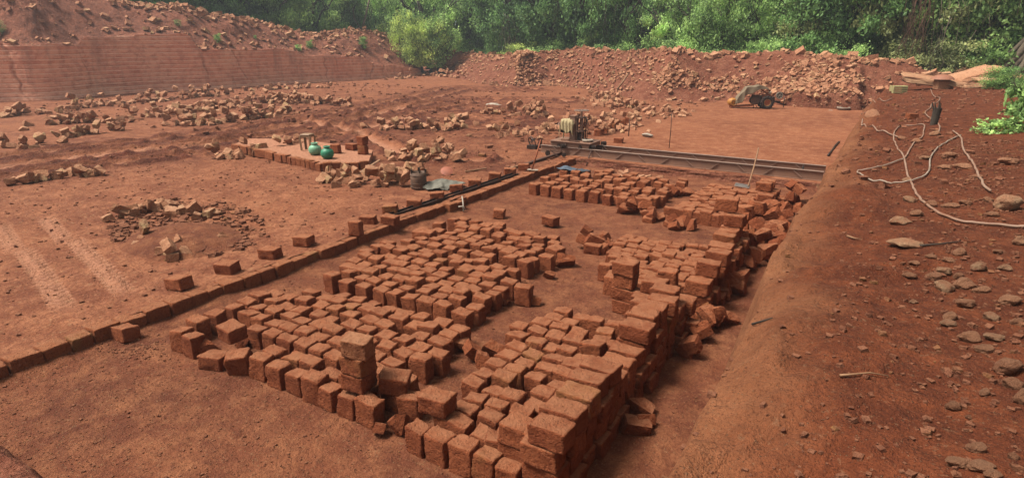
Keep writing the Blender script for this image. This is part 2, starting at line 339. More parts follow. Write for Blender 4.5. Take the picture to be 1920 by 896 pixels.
def bank_z(X, Y):
    xf = np.interp(Y, _ry, _rv) + 0.09 * sstep(17, 14, Y) + 0.05 * fbm(Y, Y * 0, 1.1, 4, 72)
    zt = np.interp(Y, [-5, 6, 16, 24, 32, 60], [1.58, 1.55, 1.38, 1.25, 1.2, 1.2]) + 0.09 * np.clip(X - 0.3, 0, 3) + 0.02 * np.clip(X - 3, 0, 12)
    t = np.maximum(X - xf, 0) + 0.05 * fbm(Y, X, 0.9, 3, 78) * sstep(0.02, 0.3, X - xf)
    slope = np.interp(Y, [0, 14, 18, 24, 60], [4.6, 4.2, 2.1, 1.4, 1.1]); dp = np.interp(Y, [0, 14, 20], [0.42, 0.42, 0.6])
    a_ = slope * t; c_ = zt - dp * np.exp(-t / 0.42); kk_ = 0.07; hh_ = np.clip(0.5 + 0.5 * (a_ - c_) / kk_, 0, 1)
    prof = a_ * (1 - hh_) + c_ * hh_ - kk_ * hh_ * (1 - hh_)
    b = (0.09 * np.sin(Y * 1.7 + 0.9 + 0.5 * np.sin(Y * 0.7)) + 0.10 * fbm(Y, X * 0.4, 0.9, 3, 79)) * sstep(0.3, 0.55, t) * sstep(1.5, 0.8, t)
    Z = -0.05 + prof + b + sstep(0.1, 0.5, t) * (0.06 * fbm(X, Y, 0.8, 4, 70) + 0.022 * fbm(X, Y, 5, 3, 74)) + 0.05 * fbm(X * 1.5, Y, 3.2, 5, 71, 0.6) * sstep(0, .2, t) * sstep(1.6, 0.7, t) - 0.12 * np.clip(fbm(Y, X * 0.15, 2.2, 3, 73) - 0.15, 0, 1) * sstep(0.05, .3, t) * sstep(0.9, 0.45, t)
    # scooped hollow with a small lip
    e = Y - (5.32 + 0.5 * (X + 0.1) ** 2 + 0.05 * np.sin(X * 7)); m = sstep(-0.6, -0.25, X) * sstep(0.75, 0.25, X)
    Z = Z - m * 0.17 * np.exp(-((e - 0.10) / 0.13) ** 2) + m * 0.08 * np.exp(-((e + 0.15) / 0.15) ** 2)
    return np.where(X < xf, -0.05 + 0 * X, Z)
def ground_z(x, y):
    X = np.array([float(x)]); Y = np.array([float(y)])
    if x > float(np.interp(y, _ry, _rv)): return float(bank_z(X, Y)[0])
    if x > XK and y < YB: return float(pit_z(X, Y)[0])
    return float(yard_z(X, Y)[0])
def gz_np(X, Y):
    Z = yard_z(X, Y); m = (X > XK) & (Y < YB); Z = np.where(m, pit_z(X, Y), Z); return np.where(X > np.interp(Y, _ry, _rv), bank_z(X, Y), Z)
def hit(x, y):                                       # where the sight line of a picture point meets the ground
    d = ray(x, y); d = d / np.linalg.norm(d); lo, hi = 0.8, 140.0
    for n in (260, 40, 40):
        t = lo + (hi - lo) * (np.linspace(0, 1, n) ** (2 if n == 260 else 1)); Q = d[None] * t[:, None]; Z = gz_np(Q[:, 0], Q[:, 1])
        k = np.nonzero(Q[:, 2] + HC <= Z)[0]; k = int(k[0]) if len(k) else n - 1
        lo, hi = t[max(0, k - 1)], t[k]
    q = d * hi; return float(q[0]), float(q[1]), float(q[2] + HC)
def arr(*segs):
    o = []
    for a, b, st in segs: o.append(np.arange(a, b, st))
    return np.concatenate(o + [np.array([segs[-1][1]])])
def sheet(name, xs, ys, fn, mat, at=None):
    X, Y = np.meshgrid(xs, ys, indexing='ij'); r = fn(X, Y); mud_lit = None
    if isinstance(r, tuple): r, mud_lit = r
    me = grid_mesh(name, X, Y, r); me.materials.append(mat)
    if at is not None: mud_lit = at(X, Y)
    if mud_lit is not None: attr(me, 'mud_lit', np.clip(mud_lit, 0, 1))
    return tag(ob(name, me), kind='structure')
sheet('pit_floor', arr((-7.3, -0.9, 0.045)), arr((-4, 15.3, 0.045)), pit_z, M_PIT)
xy_x = arr((-75, -45, 0.8), (-45, -22, 0.12), (-22, -13, 0.07), (-13, XK - 0.1, 0.035))
xy_y = arr((-12, 0, 0.3), (0, 1.5, 0.06), (1.5, 6.5, 0.035), (6.5, 14, 0.06), (14, 26, 0.07), (26, 48, 0.2))
sheet('quarry_yard', xy_x, xy_y, lambda X, Y: yard_z(X, Y, True), M_YARD)
def slab_z(X, Y): return np.where(X < XK - 0.1, np.where(Y > 16.4, 0.0, -0.06), 0.0) + (0.07 * sstep(16.4, 16.6, Y) * sstep(XK - 0.5 , XK - 0.42, X + 0.04 * fbm(Y, X, 2, 3, 14)) - 0.05 * (X < XK - 0.5)) + yard_z(X, Y) * sstep(-5.5, -7.0, X) + (U + 0.012 * fbm(X * 0.5, Y * 2.5, 1.2, 4, 13)) * (1 - sstep(-5.5, -7.0, X))
sheet('cut_slab', arr((XK - 0.52, XK - 0.1, 0.03), (XK - 0.1, -0.9, 0.06)), arr((YB + 0.03, 26, 0.06), (26, 48, 0.15)), slab_z, M_SLAB)
def bank_at(X, Y):
    t = X - np.interp(Y, _ry, _rv); return sstep(1.0, 0.3, t + 0.35 * fbm(X, Y, 1.6, 4, 77)) * sstep(22, 15, Y) * 0.7 + 0.45 * sstep(0.9, 0.3, t) * sstep(15, 22, Y)  # mask that paints the lit slope's paler tone onto the shoulder
sheet('earth_bank', arr((-1.25, 0.2, 0.022), (0.2, 3.5, 0.045), (3.5, 14, 0.2), (14, 60, 1.5)), arr((-5, 1, 0.15), (1, 9, 0.035), (9, 20, 0.07), (20, 36, 0.15), (36, 60, 0.8)), bank_z, M_BANK, bank_at)
gx = np.linspace(-700, 700, 60); X, Y = np.meshgrid(gx, gx, indexing='ij')
sheet('ground', gx, gx, lambda X, Y: -0.3 + 0 * X, M_RUB)
# the earth riser of the bench at the far end of the pit
def riser():
    xs = arr((XK + 0.02, -1.0, 0.04)); ts = np.linspace(0, 1, 16); S, T = np.meshgrid(xs, ts, indexing='ij')
    Yv = YB - 0.03 + 0.05 * T - 0.05 * np.exp(-T * 5) + 0.035 * fbm(S * 1.2, T * 3, 1.8, 4, 15) * np.sin(np.pi * np.clip(T, 0.02, 1)) ** 0.5
    Zv = -0.03 + (U + 0.032) * T; top = T > 0.999; Zv = np.where(top, yard_z(S, Yv * 0 + YB + 0.03) * 0 + U + 0.004, Zv); Yv = np.where(top, YB + 0.06, Yv)
    me = grid_mesh('bench_face', S, Yv, Zv); me.materials.append(M_RUB); tag(ob('bench_face', me), kind='structure')
riser()

# ---- the sawn cliff on the left with the spoil mound above it
def ip(tab, x): t = np.array(tab, dtype=float); return np.interp(x, t[:, 0], t[:, 1])
C_BASE = [(-140, 196), (0, 190), (107, 189), (170, 180), (320, 170), (387, 169), (470, 162), (605, 153), (640, 152), (740, 146), (812, 139)]
C_TOP = [(-140, 70), (0, 80), (62, 86), (165, 84), (182, 71), (350, 63), (368, 66), (388, 94), (520, 92), (558, 97), (575, 106), (684, 107), (697, 118), (740, 124), (812, 133)]
C_SKY = [(-140, -55), (0, -40), (180, -14), (205, 3), (260, 8), (310, 15), (345, 10), (400, 27), (470, 38), (510, 48), (545, 58), (600, 68), (640, 56), (680, 56), (740, 70), (790, 85), (815, 104)]
def cliff():
    xs = np.linspace(-140, 812, 760); base = np.array([gp(x, ip(C_BASE, x), U)[:2] for x in xs])
    k = 91; pad = np.pad(base, ((k // 2, k // 2), (0, 0)), 'edge'); base = np.stack([np.convolve(pad[:, i], np.ones(k) / k, 'valid') for i in (0, 1)], 1)
    tan = np.gradient(base, axis=0); tan /= np.linalg.norm(tan, axis=1)[:, None]; nrm = np.stack([-tan[:, 1], tan[:, 0]], 1)
    sgn = np.sign((nrm * base).sum(1)); nrm = nrm * sgn[:, None]; kk = 161; pad = np.pad(nrm, ((kk // 2, kk // 2), (0, 0)), 'edge'); nrm = np.stack([np.convolve(pad[:, i], np.ones(kk) / kk, 'valid') for i in (0, 1)], 1); nrm /= np.linalg.norm(nrm, axis=1)[:, None]
    s = np.concatenate([[0], np.cumsum(np.linalg.norm(np.diff(base, axis=0), axis=1))])
    ztop = np.array([zof(b, ip(C_TOP, x)) for b, x in zip(base, xs)]) + 0.0; D = 4.0
    sky_p = base + nrm * D; zsky = np.array([zof(b, ip(C_SKY, proj((b[0], b[1], 3))[0])) for b in sky_p])
    sm = lambda a_, k_: np.convolve(np.pad(a_, (k_ // 2, k_ // 2), 'edge'), np.ones(k_) / k_, 'valid'); zsky = sm(zsky, 41); zts = sm(ztop, 101)
    ztop = ztop + 0.10 * fbm(s, s * 0, 0.9, 4, 68); nf = 130; zz = np.linspace(-0.05, 1, nf)
    S = np.repeat(s[:, None], nf, 1); Z = U + (ztop[:, None] - U) * zz[None]; ztop_ = None
    zabs = np.clip(Z, 0, None); course = 0.235; ph = (zabs / course + 0.05 * fbm(S, S * 0, 0.3, 2, 2)); fr = ph - np.floor(ph); idx = np.floor(ph)
    led = 0.008 * (idx % 3) + 0.015 * vn(idx * 7.7, np.floor(S / 6.0), 4)
    groove = np.exp(-((fr - 0.5) ** 2) / 0.0016) * 0.045 * (0.4 + vn(S * 0.7, idx * 3.3, 8))
    rgh = 0.03 * fbm(S, Z, 2.6, 5, 6, 0.65) + 0.02 * np.clip(fbm(S * 0.6, Z, 6.0, 3, 66) - 0.2, 0, 1) + 0.05 * fbm(S, Z, 0.2, 2, 16)
    off = led + groove + rgh
    for cx_, w_, dp, wob in ((2.2, 0.16, 0.35, 0.3), (3.1, 0.07, 0.15, .5), (0, 0, 0, 0)):
        pass
    cracks = [(45, 0.10, 0.2, -8), (170, 0.03, 0.06, 0), (390, 0.07, 0.2, -6), (455, 0.05, 0.16, -25), (612, 0.05, 0.15, 4), (635, 0.05, 0.15, -10), (700, .08, .25, 10), (722, .10, .28, 3), (755, .09, .28, -2), (768, .08, .28, -2)]
    dk = np.zeros(S.shape)
    for px_, w_, dp, ln in cracks:
        s0 = np.interp(px_, xs, s); hh = (Z - U) / np.maximum(ztop[:, None] - U, .1)
        d = S - s0 - ln * 0.05 * (hh - 0.5) - 0.35 * fbm(Z * 1.3, Z * 0 + px_, 1.0, 3, 9)
        g = np.exp(-(d / (w_ * (0.4 + hh))) ** 2); g = g * (0.25 + 0.75 * vn(Z * 2.2, Z * 0 + px_, 12)); off = off + 0.7 * dp * g; dk = np.maximum(dk, 0.7 * g)
    low = np.exp(-((Z - U) / 0.25)); off = off - 0.12 * low
    PX = base[:, 0][:, None] + nrm[:, 0][:, None] * off; PY = base[:, 1][:, None] + nrm[:, 1][:, None] * off
    me = grid_mesh('cut_cliff', PX, PY, Z); attr(me, 'crk', np.clip(dk, 0, 1)); attr(me, 'fr', np.exp(-((fr - 0.36) ** 2) / 0.003))
    k_ = NM('sawn_laterite', 0.9, 0.15); p = k_.pos()
    a = k_.noise(p, 0.35, 4); b = k_.noise(p, 3.0, 5, 0.65); c = k_.noise(p, 22, 4, 0.7)
    col = k_.mix(k_.rng(a, 0.35, 0.65), L4('EAA284'), L4('F8BC9C')); col = k_.mix(k_.rng(b, 0.44, 0.66, 0, 0.8), col, L4('C48068'))
    col = k_.mix(k_.rng(c, 0.5, 0.7, 0, 0.6), col, L4('E4AC8A')); col = k_.mix(k_.math('MULTIPLY', k_.att('crk'), 0.6), col, L4('5A3426'))
    col = k_.mix(k_.math('MULTIPLY', k_.att('fr'), k_.rng(k_.noise(p, 1.2, 3), .35, .5, 0.35, 0.95)), col, L4('FFDCC0'))
    sx = k_.n('ShaderNodeMapping'); sx.inputs['Scale'].default_value = (0.7, 0.7, 0.12); k_.l(p, sx.inputs[0])
    col = k_.mix(k_.rng(k_.noise(sx.outputs[0], 0.9, 4, 0.7), 0.56, 0.72, 0, 0.55), col, L4('9A7666'))
    k_.l(col, k_.b.inputs['Base Color']); k_.l(k_.bump(k_.math('ADD', b, k_.math('MULTIPLY', c, 0.5)), 0.05), k_.b.inputs['Normal'])
    me.materials.append(k_.m); tag(ob('cut_cliff', me), kind='structure')
    # spoil slope above
    nt_ = 70; T = np.linspace(0, 1.9, nt_)[None]; S2 = np.repeat(s[:, None], nt_, 1); Tm = np.repeat(T, len(s), 0)
    o2 = off[:, -1][:, None] * np.clip(1 - Tm * 3, 0, 1) + Tm * D
    zb_ = (ztop[:, None] * (1 - sstep(0, 0.3, Tm)) + zts[:, None] * sstep(0, 0.3, Tm)); Zm = zb_ + (zsky[:, None] - zb_) * sstep(0, 1, Tm) ** 0.8 - np.clip(Tm - 1.0, 0, 1) * 0.9
    bell = np.clip(np.sin(np.pi * np.clip(Tm, 0, 1)), 0, 1)
    Zm = Zm + bell * (0.25 * fbm(S2, Tm * D, 0.5, 4, 31) + 0.07 * fbm(S2, Tm * D, 2.5, 3, 35)) + (Tm > 0.9) * 0.12 * fbm(S2, Tm * D, 1.5, 3, 37)
    o2 = o2 + bell * 0.35 * fbm(S2, Tm * D, 0.8, 3, 38)
    MX = base[:, 0][:, None] + nrm[:, 0][:, None] * o2; MY = base[:, 1][:, None] + nrm[:, 1][:, None] * o2
    me = grid_mesh('spoil_mound', MX, MY, Zm); me.materials.append(M_MOUND); tag(ob('spoil_mound', me), kind='structure')
    return base, nrm, ztop, zsky, xs, s, (MX, MY, Zm), sky_p
CL = cliff()

# ---- the rubble bank that closes the far end
B_BASE = [(790, 138), (812, 139), (850, 147), (900, 158), (960, 164), (1040, 160), (1110, 170), (1180, 186), (1240, 190), (1345, 191), (1400, 195), (1440, 198), (1500, 204), (1560, 207), (1605, 210)]
B_SKY = [(780, 118), (812, 108), (830, 102), (850, 97), (900, 101), (950, 103), (1000, 100), (1050, 96), (1080, 91), (1120, 90), (1150, 97), (1180, 95), (1230, 94), (1290, 97), (1350, 100), (1420, 101), (1480, 98), (1520, 104), (1545, 110), (1580, 107), (1640, 113), (1700, 117), (1720, 127), (1760, 142), (1800, 150)]
def bank_back():
    xs = np.linspace(790, 1605, 520); base = np.array([gp(x, ip(B_BASE, x), U)[:2] for x in xs])
    k = 25; pad = np.pad(base, ((k // 2, k // 2), (0, 0)), 'edge'); base = np.stack([np.convolve(pad[:, i], np.ones(k) / k, 'valid') for i in (0, 1)], 1)
    ext = np.stack([np.linspace(base[-1, 0], 3.0, 90)[1:], np.linspace(base[-1, 1], base[-1, 1] + 1.2, 90)[1:]], 1); base = np.concatenate([base, ext])
    tan = np.gradient(base, axis=0); tan /= np.linalg.norm(tan, axis=1)[:, None]; nrm = np.stack([-tan[:, 1], tan[:, 0]], 1)
    kk = 61; pad = np.pad(nrm, ((kk // 2, kk // 2), (0, 0)), 'edge'); nrm = np.stack([np.convolve(pad[:, i], np.ones(kk) / kk, 'valid') for i in (0, 1)], 1); nrm /= np.linalg.norm(nrm, axis=1)[:, None]
    s = np.concatenate([[0], np.cumsum(np.linalg.norm(np.diff(base, axis=0), axis=1))]); D = 3.6
    sky_p = base + nrm * D; zsky = np.array([zof(b, ip(B_SKY, proj((b[0], b[1], 2))[0])) for b in sky_p])
    nt_ = 90; T = np.linspace(0, 1.9, nt_)[None]; S = np.repeat(s[:, None], nt_, 1); Tm = np.repeat(T, len(s), 0)
    wall = sstep(-5.6, -4.6, base[:, 0])[:, None] * sstep(-0.9, -1.3, base[:, 0])[:, None]
    z0 = U - 0.03; zw = z0 + 0.75 * wall * sstep(0.0, 0.03, Tm)
    Z = zw + (zsky[:, None] - zw) * (sstep(0, 1, Tm) ** 0.85) - np.clip(Tm - 1.0, 0, 1) * 1.2
    bell = np.clip(np.sin(np.pi * np.clip(Tm, 0, 1)), 0, 1) ** 0.7
    Z = Z + bell * (0.28 * fbm(S, Tm * D, 0.45, 3, 41) + 0.09 * fbm(S, Tm * D, 2.2, 4, 45)) + (Tm > 0.85) * 0.10 * fbm(S, Tm * D, 1.3, 3, 47)
    o = Tm * D; PX = base[:, 0][:, None] + nrm[:, 0][:, None] * o; PY = base[:, 1][:, None] + nrm[:, 1][:, None] * o
    me = grid_mesh('rubble_bank', PX, PY, Z); me.materials.append(M_RUB); tag(ob('rubble_bank', me), kind='structure')
    return PX, PY, Z
BK = bank_back()

# ================================================================ STONE AND BRICK MESHES
def sub_box(n, dims, rad, amp, seed, freq=9.0, taper=0.05):
    bm = bmesh.new(); bmesh.ops.create_cube(bm, size=2.0); bmesh.ops.subdivide_edges(bm, edges=bm.edges[:], cuts=n, use_grid_fill=True)
    rr = random.Random(seed); hd = Vector(dims) / 2; core = hd - Vector((rad,) * 3); off = Vector((rr.random() * 50, rr.random() * 50, rr.random() * 50))
    sk = [rr.uniform(-taper, taper) for _ in range(6)]
    from mathutils import noise as N
    for v in bm.verts:
        if n >= 4: v.co = Vector([math.copysign(abs(c) ** 0.55, c) for c in v.co])
        p = Vector((v.co.x * hd.x, v.co.y * hd.y, v.co.z * hd.z)); q = Vector([max(-core[i], min(core[i], p[i])) for i in range(3)]); d = p - q
        if d.length > 1e-6: p = q + d.normalized() * rad
        u = Vector((v.co.x, v.co.y, v.co.z))
        p.x += hd.x * (sk[0] * u.y + sk[1] * u.z); p.y += hd.y * (sk[2] * u.x + sk[3] * u.z); p.z += hd.z * (sk[4] * u.x + sk[5] * u.y)
        nv = p.normalized(); a = N.noise(p * freq + off) + (0.55 * N.noise(p * freq * 2.9 + off) + 0.4 * N.noise(p * freq * 7 + off) if n > 2 else 0.6 * N.noise(p * freq * 2.7 + off)); p += nv * amp * a
        v.co = p
    return bm
def to_me(bm, name, smooth_angle=True):
    me = bpy.data.meshes.new(name); bmesh.ops.recalc_face_normals(bm, faces=bm.faces); bm.to_mesh(me); bm.free(); return me
BW, BD, BH = 0.205, 0.162, 0.245                     # upright brick
LW, LD, LH = 0.285, 0.205, 0.165                     # the same brick lying flat
UP = [to_me(sub_box(9, (BW, BD, BH), 0.013, 0.016, i, 11, 0.07), 'brick_up') for i in range(12)]
FL = [to_me(sub_box(9, (LW, LD, LH), 0.012, 0.015, 40 + i, 10), 'brick_flat') for i in range(10)]
KB = [to_me(sub_box(7, (0.20, 0.345, 0.19), 0.012, 0.016, 80 + i, 10), 'kerb_brick') for i in range(6)]
def smooth_me(me, v=True): me.polygons.foreach_set('use_smooth', [v] * len(me.polygons)); me.update()
for m in UP + FL + KB: smooth_me(m)
def fract(seed, dims=(0.30, 0.2, 0.19)):
    rr = random.Random(seed); bm = sub_box(3, dims, 0.02, 0.02, seed, 8, 0.12)
    for _ in range(rr.choice((1, 1, 2))):
        nv = Vector((rr.uniform(-1, 1), rr.uniform(-1, 1), rr.uniform(-0.6, 0.6))).normalized(); co = nv * rr.uniform(0.03, 0.09)
        r = bmesh.ops.bisect_plane(bm, geom=bm.verts[:] + bm.edges[:] + bm.faces[:], plane_co=co, plane_no=nv, clear_outer=True)
        eds = [e for e in r['geom_cut'] if isinstance(e, bmesh.types.BMEdge)]
        try: bmesh.ops.contextual_create(bm, geom=eds)
        except Exception: pass
    bmesh.ops.triangulate(bm, faces=[f for f in bm.faces if len(f.verts) > 4])
    return to_me(bm, 'stone')
RB = [fract(200 + i, (R.uniform(.22, .32), R.uniform(.17, .22), R.uniform(.15, .20))) for i in range(16)]
def boulder(seed, sub=3, amp=0.28, fl=0.7):
    from mathutils import noise as N
    bm = bmesh.new(); bmesh.ops.create_icosphere(bm, subdivisions=sub, radius=0.5); rr = random.Random(seed); off = Vector((rr.random() * 90, rr.random() * 90, rr.random() * 90))
    cuts = [(Vector((rr.uniform(-1, 1), rr.uniform(-1, 1), rr.uniform(-1, 1))).normalized(), rr.uniform(0.28, 0.42)) for _ in range(7)]
    for v in bm.verts:
        p = v.co.copy()
        for nv, h in cuts:
            e = p.dot(nv) - h
            if e > 0: p -= nv * e * 0.85
        p *= 1 + amp * (N.noise(p * 2.5 + off) + 0.45 * N.noise(p * 7 + off) + 0.2 * N.noise(p * 16 + off)); p.z *= fl; v.co = p
    return to_me(bm, 'boulder')
BO = [boulder(300 + i, 4, 0.22, R.uniform(0.55, 0.85)) for i in range(8)]
for m in BO: smooth_me(m)
def me_arrays(me):
    me.calc_loop_triangles(); V = np.empty(len(me.vertices) * 3, np.float32); me.vertices.foreach_get('co', V)
    T = np.empty(len(me.loop_triangles) * 3, np.int32); me.loop_triangles.foreach_get('vertices', T); return V.reshape(-1, 3), T.reshape(-1, 3)
def low_stone(seed):
    rr = np.random.RandomState(seed); V = np.array([(x, y, z) for x in (-1, 1) for y in (-1, 1) for z in (-1, 1)], float) * 0.5
    V = V * (1 + rr.uniform(-0.35, 0.15, V.shape)); T = [(0, 1, 3), (0, 3, 2), (4, 6, 7), (4, 7, 5), (0, 4, 5), (0, 5, 1), (2, 3, 7), (2, 7, 6), (0, 2, 6), (0, 6, 4), (1, 5, 7), (1, 7, 3)]
    return V, np.array(T)
LS = [low_stone(i) for i in range(10)]
def joined(name, items, srcs, mat, smooth=False, kind='stuff', label=None, cat=None, parent=None):
    """items: (src index, loc, euler, scale3, tint) -> one mesh"""
    Vs, Ts, A, n = [], [], [], 0
    for k, loc, eu, sc, ti in items:
        V, T = srcs[k]; m = np.array(Euler(eu).to_matrix()); W = (V * np.array(sc)) @ m.T + np.array(loc)
        Vs.append(W); Ts.append(T + n); A.append(np.full(len(V), ti)); n += len(V)
    me = mesh_np(name, np.concatenate(Vs), np.concatenate(Ts), smooth); attr(me, 'tint', np.concatenate(A)); me.materials.append(mat)
    return tag(ob(name, me, parent=parent), label, cat, None, kind)
def add_mat(meshes, mat):
    for m in meshes: m.materials.append(mat)
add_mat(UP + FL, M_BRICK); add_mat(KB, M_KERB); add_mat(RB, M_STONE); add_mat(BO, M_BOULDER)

# ================================================================ BRICK STACKS
ORD = ['zeroth', 'first', 'second', 'third', 'fourth', 'fifth', 'sixth', 'seventh', 'eighth', 'ninth', 'tenth', 'eleventh', 'twelfth', 'thirteenth', 'fourteenth', 'fifteenth', 'sixteenth', 'seventeenth', 'eighteenth', 'nineteenth', 'twentieth', 'twenty-first', 'twenty-second', 'twenty-third', 'twenty-fourth', 'twenty-fifth']
bricks = []                                          # dicts: kind, loc, rot, scale, label, group
def add_brick(kind, x, y, z, rot=(0, 0, 0), sc=(1, 1, 1), label=None, group=None):
    bricks.append(dict(k=kind, loc=(x, y, z), rot=rot, sc=sc, label=label, group=group))
def stand(x, y, j=1.0, h=None):
    s = h or R.uniform(0.9, 1.1); rz = R.gauss(0, 0.065) * j; g = ground_z(x, y)
    return dict(loc=(x, y, g - 0.012 + BH / 2 * s), rot=(R.gauss(0, 0.024) * j, R.gauss(0, 0.024) * j, rz), sc=(R.uniform(0.9, 1.06), R.uniform(0.9, 1.05), s))
def block(rows, name, group, j=1.0):
    """rows: list of (y, [x...]) from the front row backwards"""
    for r, (y, xs) in enumerate(rows, 1):
        for c, (x, dy) in enumerate(xs, 1):
            d = stand(x, y + dy, j)
            lab = 'upright red brick, %s from left in %s row from front of %s' % (ORD[c], ORD[r], name)
            bricks.append(dict(k='U', loc=d['loc'], rot=d['rot'], sc=d['sc'], label=lab, group=group))
def line(x0, x1, p, wob=0.02, skip=0.0, jy=0.02, lean=0.0):
    n = max(1, int(round((x1 - x0) / p))); o = []
    for i in range(n + 1):
        if R.random() < skip: continue
        x = x0 + (x1 - x0) * i / n + R.gauss(0, wob); o.append((x, R.gauss(0, jy) + lean * (x - x0)))
    return o
# A: left foreground block
rowsA = []
A_right = [-3.47, -3.62, -3.78, -3.76, -3.55, -3.45, -3.6, -3.66, -3.66]
A_left = [-4.92, -4.9, -5.5, -6.15, -6.2, -6.2, -6.15, -5.75, -5.4]
rowsA.append((3.34, [(x, 0.0) for x in (-4.92, -4.66, -4.38, -4.15, -3.94, -3.71, -3.47)]))
for k in range(1, 9):
    rowsA.append((3.34 + 0.195 * k, line(A_left[k], A_right[k], 0.243, 0.02, 0.02, 0.018, 0.015)))
block(rowsA, 'near left block', 'bricks of the near left block')
# B: middle block, front and back portion
rowsB = [(5.28, [(x, 0.0) for x in (-5.98, -5.7, -5.4, -5.1, -4.87, -4.62, -4.38, -4.14, -3.86)])]
for k in range(1, 8):
    rowsB.append((5.28 + 0.208 * k, line((-5.9, -6.15, -6.2, -6.2, -6.35, -6.35, -6.3)[k - 1], (-3.84, -3.9, -3.86, -3.86, -3.86, -3.9, -4.05)[k - 1], 0.245, 0.022, 0.03, 0.02)))
block(rowsB, 'middle block', 'bricks of the middle block')
rowsB2 = []
for k in range(0, 8):
    rowsB2.append((7.0 + 0.205 * k, line((-6.1, -6.0, -6.3, -6.3, -6.35, -6.3, -6.25, -6.1)[k], (-4.05, -4.0, -3.95, -3.95, -3.98, -4.1, -4.3, -5.3)[k], 0.25, 0.03, 0.06, 0.03, 0.03)))
block(rowsB2, 'rear middle block', 'bricks of the middle block', 1.3)
# C: far left block by the beam
rowsC = [(11.38, [(x, 0.0) for x in (-6.3, -6.02, -5.75, -5.46, -5.17, -4.89, -4.6, -4.27, -3.98, -3.8)])]
for k in range(1, 9):
    rowsC.append((11.38 + 0.26 * k, line(-6.35, (-3.72, -3.65, -3.7, -3.75, -3.7, -3.8, -3.7, -3.7)[k - 1], 0.29, 0.03, 0.14, 0.03)))
block(rowsC, 'far left block', 'bricks of the far left block', 1.3)
# D: right foreground block
rowsD = [(3.27, [(x, 0.0) for x in (-2.86, -2.64, -2.41, -2.19, -1.99)])]
DL = [-2.75, -2.66, -2.68, -2.85, -2.9, -2.88, -2.86, -2.88, -3.0, -3.05, -2.95, -2.9, -2.85]
for k in range(1, 14):
    rowsD.append((3.27 + 0.2 * k, line(DL[k - 1], -2.0, 0.212, 0.015, 0.02, 0.015, -0.03)))
block(rowsD, 'near right block', 'bricks of the near right block')
# E: middle right block
rowsE = []
for k in range(0, 10):
    rowsE.append((7.15 + 0.19 * k, line((-2.75, -2.8, -3.0, -2.95, -3.05, -3.1, -3.15, -3.2, -3.2, -3.2)[k], -2.0, 0.198, 0.015, 0.02, 0.015, 0.06)))
block(rowsE, 'middle right block', 'bricks of the middle right block')
# F: far right block
rowsF = [(11.0, [(x, 0.0) for x in (-3.18, -3.01, -2.83, -2.67, -2.52, -2.36, -2.2, -2.03)])]
for k in range(1, 12):
    rowsF.append((11.0 + 0.205 * k, line(-2.98 if k > 3 else -3.05, -1.95, 0.175, 0.015, 0.03, 0.02, 0.05)))
block(rowsF, 'far right block', 'bricks of the far right block')
# trench-side walls of flat-laid bricks
def wall(x, ys, courses, name, group, xj=0.02):
    for c, (y, n) in enumerate(zip(ys, courses), 1):
        for l in range(n):
            end = R.random() < 0.16 and l < n - 1
            xx = x + R.gauss(0, xj) + 0.03 * (n - l) / 4; lab = 'flat-laid red brick, %s course from top, %s column from front of %s' % (ORD[n - l], ORD[c], name)
            sc = (R.uniform(0.93, 1.05), R.uniform(0.94, 1.06), R.uniform(0.94, 1.04)); z = ground_z(x, y) + LH * (l + 0.5) - 0.01 + 0.003 * l
            add_brick('F', xx, y + R.gauss(0, 0.008), z, (R.gauss(0, 0.02), R.gauss(0, 0.02), R.gauss(0, 0.035)), sc, lab, group)
wall(-1.72, [3.3 + 0.232 * i for i in range(12)], [4, 4, 4, 4, 4, 3, 3, 3, 4, 4, 4, 4], 'near trench-side wall', 'flat-laid bricks of the near wall', 0.02)
wall(-1.98, [3.42], [3], 'near front corner', 'flat-laid bricks of the near wall', 0.01)
wall(-1.68, [6.15, 6.37], [4, 3], 'low heap behind wall', 'flat-laid bricks of the near wall', 0.04)
wall(-1.62, [6.95 + 0.235 * i for i in range(9)], [3, 4, 3, 4, 4, 3, 4, 4, 5], 'middle trench-side wall', 'flat-laid bricks of the middle wall', 0.05)
wall(-2.45, [6.72], [4], 'small stack mid pit', 'flat-laid bricks before the middle right block', 0.01)
wall(-2.08, [6.74], [3], 'stack beside middle wall', 'flat-laid bricks before the middle right block', 0.01)
wall(-2.1, [6.4, 6.6], [2, 2], 'pair behind near block', 'flat-laid bricks before the middle right block', 0.03)
wall(-1.75, [11.1, 11.35, 11.9, 12.15, 12.4], [3, 2, 3, 4, 4], 'far trench-side wall', 'flat-laid bricks of the far wall', 0.05)
for i_, (x_, y_) in enumerate([(-3.44, 3.62), (-3.46, 3.80), (-3.22, 3.60)]): bricks.append(dict(k='U', loc=(x_, y_, 0.10), rot=(0.03, 0.02, 0.1 * i_), sc=(1, 1, 0.9), label='%s of the low upright bricks just right of the three-brick tower' % ORD[i_ + 1], group='bricks of the near left block'))
